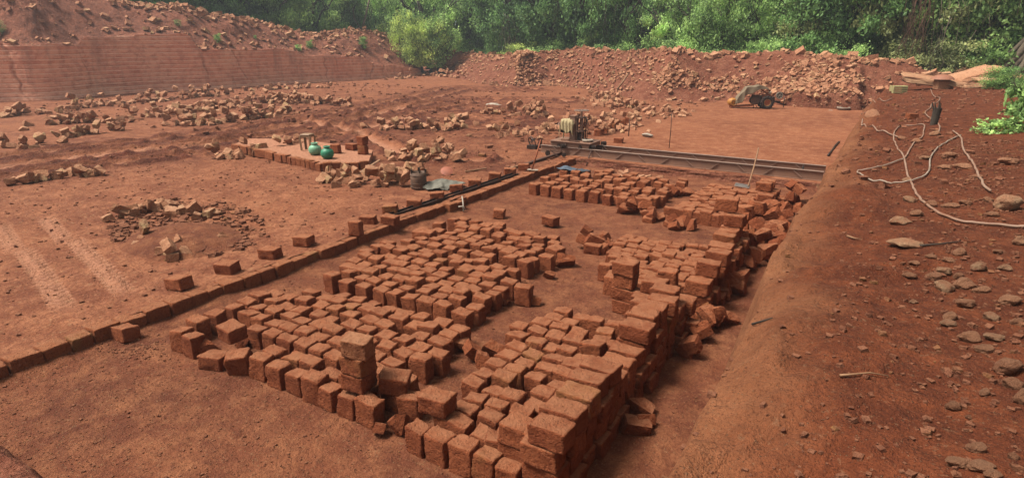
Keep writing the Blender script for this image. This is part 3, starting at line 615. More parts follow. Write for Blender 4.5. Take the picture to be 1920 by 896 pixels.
# single bricks that stand out
def fbrick(x, y, z, rz=0, lab='', rot=(0, 0), sc=(1, 1, 1), g='loose bricks'):
    add_brick('F', x, y, z, (rot[0], rot[1], rz), sc, lab, g)
def ubrick(x, y, z, rz=0, lab='', rot=(0, 0), sc=(1, 1, 1), g='loose bricks'):
    add_brick('U', x, y, z, (rot[0], rot[1], rz), sc, lab, g)
for l, lb in enumerate(('bottom', 'middle', 'pale topmost')):
    fbrick(-3.66 + 0.01 * l, 3.42, 0.245 + LH * (l + 0.5), (0.1, 0.06, 0.32)[l], '%s flat brick of the little tower on the near left block' % lb, (0, 0.02 * l), (0.84, 1.0, 0.98), 'three-brick tower')
fbrick(-2.83, 3.48, 0.25 + LH / 2, 0.15, 'single flat brick resting on the front left corner of near right block', (0, 0.02), (0.95, 1, 1))
fbrick(-3.42, 3.62, 0.27, 0.5, 'flat brick leaning behind the three-brick tower of near left block', (0.05, 0.1), (0.9, 1, 1))
fbrick(-5.45, 3.42, 0.33, -0.1, 'brick lying askew over the broken corner of near left block', (0.1, 0.04), (0.85, 0.95, 0.95))
for i, (x, y, rz) in enumerate([(-6.12, 3.27, 0.2), (-5.9, 3.26, -0.05), (-6.2, 3.72, 0.15), (-6.22, 3.52, 0.0)]):
    ubrick(x, y, 0.12, rz, ('outermost upright brick at the left corner of near left block', 'upright brick second from the left corner, before the broken bricks', 'upright brick behind the left corner near the kerb', 'small upright brick tucked behind the left corner pair')[i], (R.gauss(0, .04), R.gauss(0, .04)), (1, 1, 1.08))
ubrick(-5.18, 3.28, 0.10, 0.62, 'dark upright brick turned on edge at front of near left block', (0.12, -0.06), (1.1, 1.2, 1.1))
fbrick(-5.5, 3.22, 0.08, 0.3, 'dark flat brick on the ground under the broken corner bricks', (0, 0), (0.9, 0.95, 0.9))
ubrick(-3.95, 5.0, 0.12, 0.1, 'upright brick just before the right corner of middle block', (0, 0), (0.95, 1, 1.0)) if False else None
for i, (px_, py_, rz, up, lb) in enumerate([
    (664, 446, 0.3, 1, 'upright brick standing on the kerb line at mid length'), (686, 424, 0.4, 0, 'flat brick on the ground just behind the upright kerb brick'),
    (727, 424, 0.25, 0, 'flat brick on the kerb at the near end of the rail'), (728, 403, 0.6, 0, 'flat brick on the yard beside the near rail end'),
    (773, 391, 0.5, 0, 'flat brick on the yard, nearest along the far side of the rail'), (817, 377, 0.6, 0, 'flat brick touching the rail below the grey tarpaulin'),
    (853, 362, 0.6, 0, 'flat brick on the right corner of the grey tarpaulin'), (888, 351, 0.5, 0, 'flat brick between the tarpaulin and the rail'),
    (926, 338, 0.5, 0, 'flat brick beside the far part of the rail'), (955, 329, 0.5, 0, 'flat brick touching the far end of the rail'), (981, 321, 0.4, 0, 'flat brick on the kerb below the orange pole'),
    (499, 489, 0.3, 0, 'flat brick behind the kerb, near its middle, beside a gravelly patch'), (563, 464, 0.2, 0, 'thin flat brick behind the kerb left of the upright brick'),
    (325, 547, 0.15, 0, 'mossy flat brick on the yard behind the near kerb'), (417, 517, 0.3, 0, 'half-buried flat brick in the yard behind the near kerb')]):
    x, y, z = gp(px_, py_, U + (0.0)); x += -0.05
    if up: ubrick(x, y + 0.1, U + 0.13, rz, lb, g='loose bricks along the kerb')
    else: fbrick(x, y + 0.12, U + 0.075, rz, lb, (R.gauss(0, .05), R.gauss(0, .05)), (0.95, 1, 0.92), g='loose bricks along the kerb')
for px_, py_, rz, up, lb in [(218, 642, 0.1, 0, 'single mossy flat brick on the pit floor by the kerb'), (931, 410, 0.3, 0, 'small loose brick on bare pit floor behind the middle block'),
                             (1027, 426, -0.1, 0, 'dark brick propped up at the back right corner of middle block'), (975, 575, 0.2, 1, 'upright brick standing alone right of the middle block'),
                             (1150, 385, -0.2, 0, 'flat brick fallen before the far left block'), (1108, 478, 0.1, 0, 'flat brick at the small rubble heap in mid pit')]:
    x, y, z = gp(px_, py_, 0)
    if up: ubrick(x, y + 0.1, 0.13, rz, lb)
    else: fbrick(x, y + 0.1, (0.10 if py_ == 426 else 0.08), rz, lb, (R.gauss(0, .1), 0.05), (0.95 if py_ != 410 else 0.7, 1, 1))
fbrick(-2.43, 6.75, 0.79, 0.3, 'pale topmost brick tilted on the small stack before middle right block', (0.05, -0.1), (0.95, 1.15, 1.1), 'flat-laid bricks before the middle right block') if False else None
ubrick(-2.0, 7.05, 0.36, 0.1, 'tall brick on end at the front right of middle right block', (0, 0), (1.15, 1.1, 1.25))
fbrick(-1.78, 8.95, 0.95, 0.05, 'big dark brick crowning the far end of the middle wall', (0, 0), (1.1, 1, 1.1))
ubrick(-1.52, 6.3, 0.12, 0.1, 'upright brick alone in the trench beside the near wall end', (0, 0), (1.1, 1, 1.1))
for d in bricks:
    d['s'] = d['sc'][0] * d['sc'][2] / max(0.3, proj(d['loc'])[2]) ** 2 * (1.35 if d['k'] == 'F' else 1.0) * (1.0 if proj(d['loc'])[1] < 960 else 0.05)
bricks.sort(key=lambda d: -d['s'])
for i, d in enumerate(bricks[:300]):
    me = (UP if d['k'] == 'U' else FL)[R.randrange(12 if d['k'] == 'U' else 10)]
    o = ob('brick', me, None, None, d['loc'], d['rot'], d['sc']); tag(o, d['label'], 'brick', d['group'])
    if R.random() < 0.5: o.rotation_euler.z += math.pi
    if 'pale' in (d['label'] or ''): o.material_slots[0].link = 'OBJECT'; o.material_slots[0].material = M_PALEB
srcU = [me_arrays(m) for m in UP]; srcF = [me_arrays(m) for m in FL]
rest = [((R.randrange(12) if d['k'] == 'U' else 12 + R.randrange(10)), d['loc'], d['rot'], d['sc'], R.random()) for d in bricks[300:]]
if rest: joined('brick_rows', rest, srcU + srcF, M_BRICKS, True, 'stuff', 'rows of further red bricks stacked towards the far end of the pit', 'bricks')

# ---- kerb of blocks along the west side
kerb = empty('block_kerb', (XK, 2, 0)); tag(kerb, 'long low kerb of cut red blocks dividing the pit floor from the yard', 'kerb')
y = -1.5; kn = 0
while y < YB + 0.1:
    l = R.uniform(0.22, 0.30)
    xo = XK - 0.085 + 0.015 * math.sin(y * 1.3) + R.gauss(0, 0.008) + (0.10 if 8.9 < y < 9.5 else 0)
    o = ob('brick', KB[kn % 6], None, kerb, (xo - XK, y + l / 2 - 2, 0.082 + R.gauss(0, 0.006)), (R.gauss(0, .015), R.gauss(0, .02), R.gauss(0, 0.02) + (math.pi if R.random() < .5 else 0)), (1.02, (l - 0.012) / 0.345, 1.0)); kn += 1
    y += l

# ================================================================ RUBBLE PILES
stones = []
def pile(pts, n, width, lab, group, size=(0.7, 1.15), zlift=0.09, z0=None):
    """pts: picture points along the middle of the heap; width in metres"""
    P = [Vector(gp(x, y, U if z0 is None else z0)[:2]) for x, y in pts]; seg = [(a, b, (b - a).length) for a, b in zip(P, P[1:])] if len(P) > 1 else [(P[0], P[0], 1)]
    tot = sum(s[2] for s in seg)
    for _ in range(n):
        u = R.random() * tot
        for a, b, l in seg:
            if u <= l: break
            u -= l
        q = a + (b - a) * (u / max(l, 1e-6)); d = R.gauss(0, width / 2.4); ang = R.random() * 6.28
        x, y = q.x + d * math.cos(ang), q.y + d * math.sin(ang)
        if XK - 0.3 < x < XK + 0.3 and y < YB: continue
        lift = max(0, zlift * 2.2 * (1 - abs(d) / (width * 0.6))) * R.choice((0, 0, 1, 1, 1.6)); s = R.uniform(*size) * 0.88
        stones.append(dict(k=R.randrange(16), loc=(x, y, ground_z(x, y) + 0.055 * s + lift), rot=(R.uniform(-0.6, 0.6) + R.choice((0, 0, 1.57)), R.uniform(-0.6, 0.6), R.uniform(0, 6.28)), sc=(s, s * R.uniform(.85, 1.1), s), lab=lab, g=group))
pile([(-20, 222), (60, 215), (125, 212)], 34, 1.0, 'broken block at the left foot of the sawn cliff', 'broken blocks at the left end of the cliff foot', (1.0, 1.5))
pile([(130, 208), (200, 198), (330, 188), (420, 178)], 90, 1.0, 'broken block in the heap strung along the foot of the sawn cliff', 'broken blocks along the cliff foot', (1.0, 1.4), 0.16)
pile([(60, 240), (120, 232), (235, 232)], 34, 0.7, 'broken block in the low row in front of the cliff foot heap', 'broken blocks in the row before the cliff', (0.9, 1.3))
pile([(-20, 270), (50, 278), (110, 264), (160, 252), (235, 244)], 42, 0.7, 'broken block beside the muddy wheel ruts on the far left', 'broken blocks beside the wheel ruts', (0.9, 1.35))
pile([(235, 224), (320, 216), (400, 205), (500, 192), (620, 196), (650, 200)], 190, 1.7, 'broken block in the broad scatter between cliff and ruts', 'broken blocks in the broad scatter', (0.9, 1.35), 0.14)
pile([(320, 236), (400, 234), (470, 224), (545, 216)], 80, 0.8, 'broken block in the front edge of the broad scatter by the ruts', 'broken blocks at the front of the scatter', (1.0, 1.4), 0.14)
pile([(440, 172), (560, 166), (650, 164)], 34, 0.7, 'broken block below the cracked middle of the cliff', 'broken blocks below the cracked cliff', (1.0, 1.4))
pile([(740, 150), (820, 143), (880, 149)], 44, 0.7, 'broken block where the cliff meets the rubble bank', 'broken blocks in the far corner', (1.0, 1.5), 0.2)
pile([(700, 243), (770, 246), (845, 245), (862, 232)], 66, 0.8, 'broken block in the heap inside the bend of the ruts', 'broken blocks inside the bend of the ruts', (0.9, 1.3), 0.12)
pile([(910, 214), (960, 216), (1005, 212), (1015, 222)], 46, 0.8, 'broken block in the small heap with a white scrap', 'broken blocks by the white scrap', (0.9, 1.2), 0.14)
pile([(912, 256), (1000, 254), (1050, 244), (1135, 224)], 70, 1.0, 'broken block in the scatter behind the cutting machine', 'broken blocks behind the machine', (0.85, 1.25), 0.12)
pile([(1110, 186), (1190, 205), (1240, 214), (1265, 222)], 110, 1.6, 'broken block in the scatter at the foot of the rubble bank', 'broken blocks before the bank', (0.85, 1.3), 0.12)
pile([(1070, 242), (1130, 252), (1200, 236)], 50, 0.9, 'broken block between the machine and the cut slab edge', 'broken blocks by the slab edge', (0.8, 1.2), 0.14)
pile([(735, 292), (790, 300), (850, 305), (815, 285)], 46, 0.8, 'broken block in the heap behind the salmon basin', 'broken blocks behind the basin', (0.85, 1.2), 0.16)
pile([(610, 338), (670, 345), (720, 346), (760, 350)], 44, 0.6, 'broken block in the heap left of the dusty barrel', 'broken blocks beside the barrel', (0.8, 1.1), 0.10)
pile([(700, 330), (745, 325), (800, 330)], 22, 0.5, 'broken block behind the dusty barrel', 'broken blocks behind the barrel', (0.8, 1.05), 0.06)
pile([(400, 298), (470, 292), (535, 286), (560, 276)], 50, 0.6, 'broken block in the heap left of the water pots', 'broken blocks left of the pots', (0.8, 1.15), 0.12)
pile([(25, 346), (90, 338), (150, 332), (222, 328)], 20, 0.35, 'weathered block in the short row on the left of the yard', 'weathered blocks in a short row', (0.9, 1.25), 0.04)
pile([(215, 412), (290, 396), (360, 405), (405, 408)], 22, 0.35, 'broken block on the back of the small yard mound', 'broken blocks on the small mound', (0.8, 1.2), 0.03)
pile([(262, 445), (325, 470), (330, 485), (430, 450)], 12, 0.4, 'broken block at the front of the small yard mound', 'broken blocks at the front of the mound', (0.6, 1.1), 0.05)
pile([(1290, 436), (1250, 422), (1195, 404), (1170, 400)], 20, 0.35, 'broken block strewn before the far right block', 'broken blocks before the far right block', (0.8, 1.2), 0.06, 0)
pile([(1090, 465), (1120, 470), (1150, 462)], 11, 0.3, 'broken block in the little heap in mid pit', 'broken blocks in mid pit', (0.8, 1.15), 0.08, 0)
pile([(1290, 368), (1240, 372)], 10, 0.4, 'broken slab fragment between the far left and far right blocks', 'fragments between the far blocks', (0.8, 1.2), 0.05, 0)
pile([(1150, 330), (1190, 345), (1240, 350)], 14, 0.5, 'broken block tossed on top of the far left block', 'fragments on the far left block', (0.6, 0.9), 0.05, 0)
def trench(n, x0, x1, y0, y1, lab, g, size, top):
    for _ in range(n):
        x, y = R.uniform(x0, x1), R.uniform(y0, y1); s = R.uniform(*size) * 0.85
        stones.append(dict(k=R.randrange(16), loc=(x, y, ground_z(x, y) + 0.08 * s + R.uniform(0, top)), rot=(R.uniform(-0.7, 0.7), R.uniform(-0.7, 0.7), R.uniform(0, 6.28)), sc=(s * 1.05, s * 1.05, s * 1.1), lab=lab, g=g))
trench(26, -1.7, -1.1, 8.9, 10.2, 'broken brick jammed in the trench beside the far right block', 'broken bricks in the far trench', (0.9, 1.3), 0.30)
trench(30, -1.95, -1.15, 10.0, 11.6, 'broken brick heaped in the trench below the bank shoulder', 'broken bricks heaped below the shoulder', (0.9, 1.3), 0.35)
trench(20, -1.85, -1.15, 11.6, 13.6, 'broken brick at the far end of the trench by the girder', 'broken bricks at the trench end', (0.9, 1.3), 0.28)
trench(12, -1.55, -1.3, 7.6, 8.9, 'broken brick fallen beside the middle trench-side wall', 'broken bricks beside the middle wall', (0.8, 1.2), 0.14)
trench(7, -1.55, -1.35, 5.9, 7.2, 'broken brick fallen beside the gap of the two walls', 'broken bricks beside the wall gap', (0.8, 1.2), 0.10)
# hand-placed fragments near the camera
for i, (px_, py_, s, rot, lab) in enumerate([
    (1190, 812, 1.0, (0.2, 0.1, 0.5), 'flat broken slab lying in the near trench'), (1205, 806, 0.85, (1.1, 0.1, 0.9), 'broken slab propped on edge against another in the near trench'),
    (1200, 778, 1.0, (0.1, 0.3, 0.1), 'half-buried fragment behind the propped slab in the near trench'), (395, 668, 0.9, (0.7, 0.4, 0.3), 'rough broken brick spilling from the corner of near left block'),
    (372, 652, 0.8, (0.3, 0.8, 0.9), 'cracked brick at the broken left corner of near left block'), (462, 652, 0.7, (0.5, 0.2, 1.9), 'rounded rubble lump inside the near left block corner'),
    (890, 672, 0.95, (0.1, 0.7, 1.0), 'broken brick between the two near blocks, left one'), (905, 690, 1.0, (0.4, 0.1, 2.2), 'broken brick leaning toward the near right block'),
    (925, 668, 1.0, (0.5, 0.5, 0.3), 'brick tilted into the back left corner of near right block'), (860, 655, 0.9, (0.2, 0.2, 0.5), 'mossy broken brick lying right of the near left block'),
    (712, 812, 0.55, (0.9, 0.3, 0.4), 'small sharp fragment on the floor before the two near blocks'), (752, 806, 0.9, (0.5, 0.9, 0.2), 'leaning fragment at the front left of near right block'),
    (1060, 500, 1.15, (0.8, 0.2, 0.6), 'large broken brick leaning at right end of the middle block'), (1048, 492, 1.0, (0.2, 0.8, 1.6), 'broken brick behind the leaning one at the middle block end'),
    (1030, 522, 0.6, (0.3, 0.3, 0.2), 'dark stone lying on the floor between middle blocks'), (945, 572, 0.65, (1.2, 0.2, 0.2), 'thin broken slab beside the lone upright brick'),
    (1360, 607, 1.0, (0.6, 0.3, 0.8), 'broken slab leaning in the trench past the near wall'), (1005, 571, 0.6, (0.05, 0.1, 0.5), 'flat shard on the floor right of the lone upright brick'),
    (1282, 668, 0.8, (0.4, 0.8, 0.3), 'dark fragment leaning at the foot of the near wall')]):
    x, y, z = gp(px_, py_, 0); stones.append(dict(k=(i * 5) % 16, loc=(x, y, 0.06 * s + 0.02), rot=rot, sc=(s * .85, s * .85, s * .85), lab=lab, g=None, near=1))
x, y, z = gp(750, 500, 0)
for d in stones: d['s'] = d['sc'][0] / proj(d['loc'])[2] + (9 if d.get('near') else 0)
stones.sort(key=lambda d: -d['s'])

_by = {}
for d in stones[:300]: _by.setdefault(d['lab'], []).append(d)
for lb, ds in _by.items():
    if 1 < len(ds) <= 25 and len(lb.split()) <= 12:
        for i, d in enumerate(sorted(ds, key=lambda e: proj(e['loc'])[0]), 1): d['lab'] = lb + ', %s from the left' % ORD[i]
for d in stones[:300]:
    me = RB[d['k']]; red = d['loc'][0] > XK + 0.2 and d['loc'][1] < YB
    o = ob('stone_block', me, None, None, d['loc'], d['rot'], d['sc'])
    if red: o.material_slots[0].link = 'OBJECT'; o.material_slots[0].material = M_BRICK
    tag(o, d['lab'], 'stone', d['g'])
srcR = [me_arrays(m) for m in RB]
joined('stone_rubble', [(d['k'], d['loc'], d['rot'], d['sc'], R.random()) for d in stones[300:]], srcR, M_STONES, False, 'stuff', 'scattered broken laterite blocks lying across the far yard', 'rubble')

# loose rock all over the rubble bank and the spoil mound
def scatter_on(G, n, smin, smax, pw, name, mat, lab, dens=None, srcs=LS, embed=0.2, fl=0.7):
    MX, MY, MZ = G; items = []; a, b = MX.shape
    while len(items) < n:
        i, j = R.randrange(a - 1), R.randrange(int(b * 0.62))
        if dens and R.random() > dens(i / a, j / b, MX[i, j], MY[i, j], MZ[i, j]): continue
        s = smin + (smax - smin) * R.random() ** pw
        f = R.random(); x = MX[i, j] * (1 - f) + MX[i + 1, j + 1] * f; y = MY[i, j] * (1 - f) + MY[i + 1, j + 1] * f; z = MZ[i, j] * (1 - f) + MZ[i + 1, j + 1] * f
        items.append((R.randrange(len(srcs)), (x, y, z + s * embed), (R.uniform(-.7, .7), R.uniform(-.7, .7), R.uniform(0, 6.3)), (s, s * R.uniform(.6, 1), s * fl * R.uniform(.6, 1)), R.random()))
    joined(name, items, srcs, mat, False, 'stuff', lab, 'rubble')
def d_bank(u, v, x, y, z):
    c = float(fbm(np.array([x * 0.6]), np.array([y * 0.6 + z * 1.5]), 0.5, 3, 88)[0]); return min(1, max(0.12, 0.45 + 1.6 * c))
scatter_on(BK, 9000, 0.02, 0.30, 6.0, 'bank_rubble', M_STONES, 'broken blocks and small stones covering the far rubble bank', d_bank)
scatter_on(BK, 200, 0.22, 0.5, 2.0, 'crest_boulders', M_STONES, 'larger stones along the crest of the far rubble bank', lambda u, v, x, y, z: 1.0 if 0.42 < v < 0.60 else 0.06)
scatter_on(CL[6], 3000, 0.03, 0.42, 3.6, 'mound_rubble', M_STONES, 'loose stones on the spoil mound above the cliff', lambda u, v, x, y, z: 0.25 + 0.75 * (v > 0.35) if u > .45 else 0.12 + 0.6 * (v > 0.42))
def d_sid(u, v, x, y, z): return 1.0 if (0.35 < u < 0.62 and v < 0.40) else 0.0
items = []
for _ in range(420):
    px_, py_ = R.uniform(960, 1160), R.gauss(140, 14)
    i = int((px_ - 790) / (1605 - 790) * 519); j = max(0, min(50, int((165 - py_) / 62 * 47)))
    s = R.uniform(0.11, 0.25); items.append((R.randrange(16), (BK[0][i, j], BK[1][i, j], BK[2][i, j] + 0.08), (R.uniform(-1, 1), R.uniform(-1, 1), R.uniform(0, 6)), (s * 3.4,) * 3, R.random()))
joined('tipped_blocks', items, srcR, M_STONES, False, 'stuff', 'heap of small cut blocks tipped down the middle of the far bank', 'rubble')

# pebbles and crumbs
def pebbles(name, n, sampler, smin, smax, lab, pw=2.5, mat=None):
    P = [q for q in (sampler() for _ in range(n)) if q is not None]; XY = np.array([(q[0], q[1]) for q in P]); n = len(P)
    Z = gz_np(XY[:, 0], XY[:, 1]); S = smin + (smax - smin) * NR.rand(n) ** pw; tint = NR.rand(n)
    base = np.stack([LS[k][0] for k in range(10)]); V = base[NR.randint(0, 10, n)] * np.stack([S, S * NR.uniform(.6, 1, n), S * 0.6], 1)[:, None]
    a, b = NR.uniform(0, 6.28, n), NR.uniform(-.5, .5, n); cb, sb = np.cos(b)[:, None], np.sin(b)[:, None]
    x, y, z = V[..., 0], V[..., 1] * cb - V[..., 2] * sb, V[..., 1] * sb + V[..., 2] * cb; ca, sa = np.cos(a)[:, None], np.sin(a)[:, None]
    W = np.stack([x * ca - y * sa + XY[:, :1], x * sa + y * ca + XY[:, 1:], z + (Z + S * 0.15)[:, None]], -1).reshape(-1, 3)
    T = (LS[0][1][None] + 8 * np.arange(n)[:, None, None]).reshape(-1, 3)
    me = mesh_np(name, W, T); attr(me, 'tint', np.repeat(tint, 8)); me.materials.append(mat or M_PEB); tag(ob(name, me), lab, 'gravel', None, 'stuff')
def s_bank():
    y = 1.0 + 13 * R.random() ** 2.0; x = R.uniform(-0.75, 3.2); 
    if x < -0.1 and R.random() < 0.75: return None
    if R.random() > 0.35 + 0.65 * float(sstep(0.6, 1.6, np.array([x]))[()] if False else min(1, max(0, (x - 0.2)))): return None
    return x, y
pebbles('bank_gravel', 60000, s_bank, 0.004, 0.045, 'fine gravel and crumbs strewn over the right-hand bank', 7.0)
pebbles('bank_gravel_far', 5000, lambda: (R.uniform(-0.6, 8), R.uniform(9, 30)), 0.012, 0.12, 'scattered stones on the far part of the bank', 6.0)
pebbles('pit_grit', 30000, lambda: (R.uniform(-7, -1.1), 0.8 + 6.5 * R.random() ** 1.3), 0.003, 0.016, 'fine grit over the near pit floor', 3.0)
pebbles('pit_crumbs', 6000, lambda: (R.uniform(-7, -1.1), R.uniform(0.8, 15)), 0.004, 0.03, 'crumbs of stone on the pit floor', 4.0)
pebbles('yard_crumbs', 9000, lambda: (R.uniform(-20, XK - 0.25), R.uniform(0.5, 15)), 0.006, 0.06, 'crumbs of stone on the yard', 6.5)
pebbles('far_yard_stones', 3600, lambda: (R.uniform(-36, XK - 0.5), R.uniform(12, 34)), 0.02, 0.2, 'small stones lying in the far yard', 6.0)
pebbles('slab_crumbs', 700, lambda: (R.uniform(XK, -1.2), R.uniform(15, 30)), 0.01, 0.06, 'crumbs on the freshly cut slab', 4.0)
def s_at(px_, py_, rx, ry, z=U):
    def f():
        a = R.random() * 6.28; r = R.random() ** 0.7; q = gp(px_ + rx * r * math.cos(a), py_ + ry * r * math.sin(a), z); return q[0], q[1]
    return f
pebbles('mound_gravel', 1500, s_at(350, 430, 150, 55), 0.012, 0.13, 'broken grit spread around the small yard mound', 3.0)
pebbles('pit_chips', 260, s_at(250, 655, 70, 22, 0), 0.006, 0.03, 'pale chips below the near kerb', 2.5)
# small yard mound and dark soil heap in the lower left corner
def heap(name, cx, cy, rx, ry, h, mat, seed, lab, cat, rz=0, zb=0.0):
    n = 60; a = np.linspace(-1.25, 1.25, n); A, B = np.meshgrid(a, a, indexing='ij'); r = np.sqrt(A * A + B * B)
    X = cx + A * rx * math.cos(rz) - B * ry * math.sin(rz); Y = cy + A * rx * math.sin(rz) + B * ry * math.cos(rz)
    Z = zb - 0.03 + (h + 0.05) * np.clip(1 - r * r, -0.2, 1) + h * 0.45 * fbm(X, Y, 2.6 / max(rx, .3), 4, seed) * np.clip(1.1 - r, 0, 1)
    me = grid_mesh(name, X, Y, Z); me.materials.append(mat); return tag(ob(name, me), lab, cat, None, 'structure')
q = gp(345, 450, U); heap('earth_heap', q[0], q[1], 1.2, 0.9, 0.16, M_PIT, 3, 'low mound of red earth and grit on the yard', 'mound', 0, U)
q = gp(1395, 560, 0)
def corner_heap():
    xs = np.linspace(-7.2, -3.6, 150); ys = np.linspace(-0.3, 2.2, 110); X, Y = np.meshgrid(xs, ys, indexing='ij')
    P = np.array([gp(-160, 790, 0.2)[:2], gp(0, 822, 0.2)[:2], gp(45, 850, 0.2)[:2], gp(100, 905, 0.2)[:2], gp(140, 960, 0.2)[:2]])
    d = np.interp(X, P[:, 0], P[:, 1]) - Y + 0.08 * fbm(X, Y, 2.2, 4, 62)
    Z = pit_z(X, Y) - 0.04 + 0.27 * (1 - np.exp(-np.clip(d + .05, 0, 9) / 0.07)) + (d > 0.1) * (0.09 * fbm(X, Y, 4, 4, 61)) - 0.2 * sstep(0.2, 0.5, d)
    me = grid_mesh('corner_earth', X, Y, Z); me.materials.append(M_RUB); tag(ob('corner_earth', me), kind='structure')
corner_heap()

# ================================================================ THINGS IN THE YARD
# brick platform
PP = [gp(440, 283, U)[:2], gp(535, 305, U)[:2], gp(606, 322, U)[:2], gp(692, 318, U)[:2]]
plat = empty('brick_platform', (PP[2][0], PP[2][1], U)); tag(plat, 'low earth-topped platform edged with upright red bricks under the water pots', 'platform')
PZ = 0.20
def plat_edge(a, b, n, seed):
    rr = random.Random(seed); a = Vector(a); b = Vector(b); ang = math.atan2((b - a).y, (b - a).x)
    for i in range(n):
        p = a + (b - a) * ((i + 0.5) / n); w_ = (b - a).length / n
        o = ob('brick', KB[(i + seed) % 6], None, plat, (p.x - PP[2][0], p.y - PP[2][1], PZ / 2 + rr.gauss(0, 0.012)), (rr.gauss(0, .03), rr.gauss(0, .03), ang - math.pi / 2 + rr.gauss(0, .06)), (0.8, w_ / 0.345 * 0.95, 1.12))
plat_edge(PP[1], PP[2], 8, 1); plat_edge(PP[2], PP[3], 5, 2); plat_edge(PP[0], PP[1], 6, 4)
A_, B_, C_ = Vector(PP[0]), Vector(PP[2]), Vector(PP[3]); Bk = Vector((-11.6, 12.4)); Ck = Vector(gp(560, 262, U)[:2])
bm = bmesh.new(); poly = [Vector(PP[0]), Vector(PP[1]), Vector(PP[2]), Vector(PP[3]), Vector(gp(700, 295, U)[:2]), Vector(gp(560, 272, U)[:2]), Vector(gp(470, 272, U)[:2])]
vs = [bm.verts.new((p.x - PP[2][0], p.y - PP[2][1], PZ - 0.006)) for p in poly]; f = bm.faces.new(vs); e = bmesh.ops.extrude_face_region(bm, geom=[f]); bmesh.ops.translate(bm, verts=[v for v in e['geom'] if isinstance(v, bmesh.types.BMVert)], vec=(0, 0, -PZ - 0.05))
bmesh.ops.recalc_face_normals(bm, faces=bm.faces); me = bpy.data.meshes.new('earth_top'); bm.to_mesh(me); bm.free(); ob('earth_top', me, M_YARD, plat)
ZP = U + PZ
for px_, py_, up, lb in [(625, 288, 1, 'upright brick standing on the platform behind the green pots'), (655, 282, 0, 'pair-wide rough block lying at the back of the platform'),
                         (676, 290, 1, 'lower brick of the two piled at right end of the platform'), (676, 290, 2, 'upper brick of the two piled at right end of the platform')]:
    q = gp(px_, py_, ZP); me = (UP if up else FL)[R.randrange(8)]
    o = ob('brick', me, None, None, (q[0], q[1] + 0.1, ZP + (0.11 if up == 1 else 0.35 if up == 2 else 0.085)), (0, 0, R.uniform(-.2, .4)), (1.15, 1.1, 0.95) if up else (1.1, 1, 1)); tag(o, lb, 'brick', 'bricks on the platform')
# water pots
def pot(px_, py_, m, lab, s):
    q = gp(px_, py_, ZP); t = empty('water_pot', (q[0], q[1] + 0.08, ZP)); t.scale = (s, s, s); tag(t, lab, 'water pot', 'plastic water pots')
    MB().lathe([(0.07, 0), (0.11, 0.012), (0.145, 0.06), (0.158, 0.12), (0.153, 0.17), (0.125, 0.215), (0.085, 0.24), (0.066, 0.252), (0.062, 0.27), (0.07, 0.275)], n=32).build('body', m, t, True)
    MB().ring((0, 0, 0.288), 0.074, 0.014).build('rim', m, t, True)
    MB().ring((0, 0, 0.10), 0.156, 0.004, n=36, m=6).build('band', m, t, True)
pot(587, 291, M_POTL, 'pale mint green plastic water pot, the left one on the brick platform', 1.03)
pot(610, 298, M_POTD, 'darker sea green plastic water pot, the right one on the brick platform', 1.03)
# stool
q = gp(565, 283, ZP); t = empty('plastic_stool', (q[0] + 0.05, q[1] + 0.2, ZP), 0.35); tag(t, 'dusty beige plastic stool standing behind the green pots', 'stool')
HS = 0.42
MB().box((0, 0, HS), (0.28, 0.28, 0.03), bev=0.012).build('seat', M_STOOL, t); MB().box((0, 0, HS - 0.04), (0.262, 0.262, 0.05)).build('apron', M_STOOL, t)
for sx in (-1, 1):
    for sy in (-1, 1):
        mb = MB(); mb.box((0, 0, 0), (0.05, 0.012, HS - 0.03)); mb.box((sx * 0.021, -sy * 0.02, 0), (0.012, 0.05, HS - 0.03)); mb.build('leg', M_STOOL, t, loc=(sx * 0.135, sy * 0.135, HS / 2 - 0.02), rot=(-sy * 0.05, sx * 0.05, 0))
# barrel
q = gp(777, 356, U); t = empty('barrel', (q[0], q[1] + 0.15, U)); tag(t, 'dusty brown open drum with hooks on its rim beside broken blocks', 'barrel')
MB().lathe([(0.155, 0), (0.165, 0.02), (0.172, 0.2), (0.165, 0.36), (0.155, 0.36), (0.15, 0.03)], close=False, n=30).lathe([(0.001, 0.02), (0.15, 0.021)], close=False, n=30).build('shell', M_BARREL, t, True)
for z in (0.05, 0.13, 0.30): MB().ring((0, 0, z), 0.171, 0.007, n=32, m=6).build('hoop', M_BARREL, t, True)
for a in (0.4, 2.2, 4.4): MB().box((0.16 * math.cos(a), 0.16 * math.sin(a), 0.39), (0.035, 0.03, 0.07), (0, 0, a)).build('hook', M_DARKST, t)
MB().path([(0.02, 0.0, 0.1), (0.03, 0, 0.35), (0.03, 0.03, 0.47)], 0.008).build('rod', M_DARKST, t)
# salmon basin upside down over a stone
q = gp(833, 330, U); t = empty('basin', (q[0], q[1] + 0.1, U + 0.10)); t.rotation_euler = (0.45, 0.40, 0); t.scale = (0.68, 0.68, 0.36); tag(t, 'salmon pink metal basin turned upside down over a small stone', 'basin')
MB().lathe([(0.21, 0), (0.2, 0.012), (0.17, 0.04), (0.11, 0.072), (0.05, 0.085), (0.002, 0.088)], close=False, n=32).build('bowl', M_PINK, t, True); MB().ring((0, 0, 0.0), 0.21, 0.008, n=36, m=6).build('rim', M_PINK, t, True)
for a in range(10): MB().path([(0.2 * math.cos(a * .628), 0.2 * math.sin(a * .628), 0.016), (0.11 * math.cos(a * .628), 0.11 * math.sin(a * .628), 0.076)], 0.003, 5).build('rib', M_PINK, t)
o = ob('stone_block', RB[3], None, None, (q[0], q[1] + 0.1, U + 0.06), (0, 0, 1), (0.7, 0.7, 0.7)); tag(o, 'small stone hidden under the upturned salmon basin', 'stone')
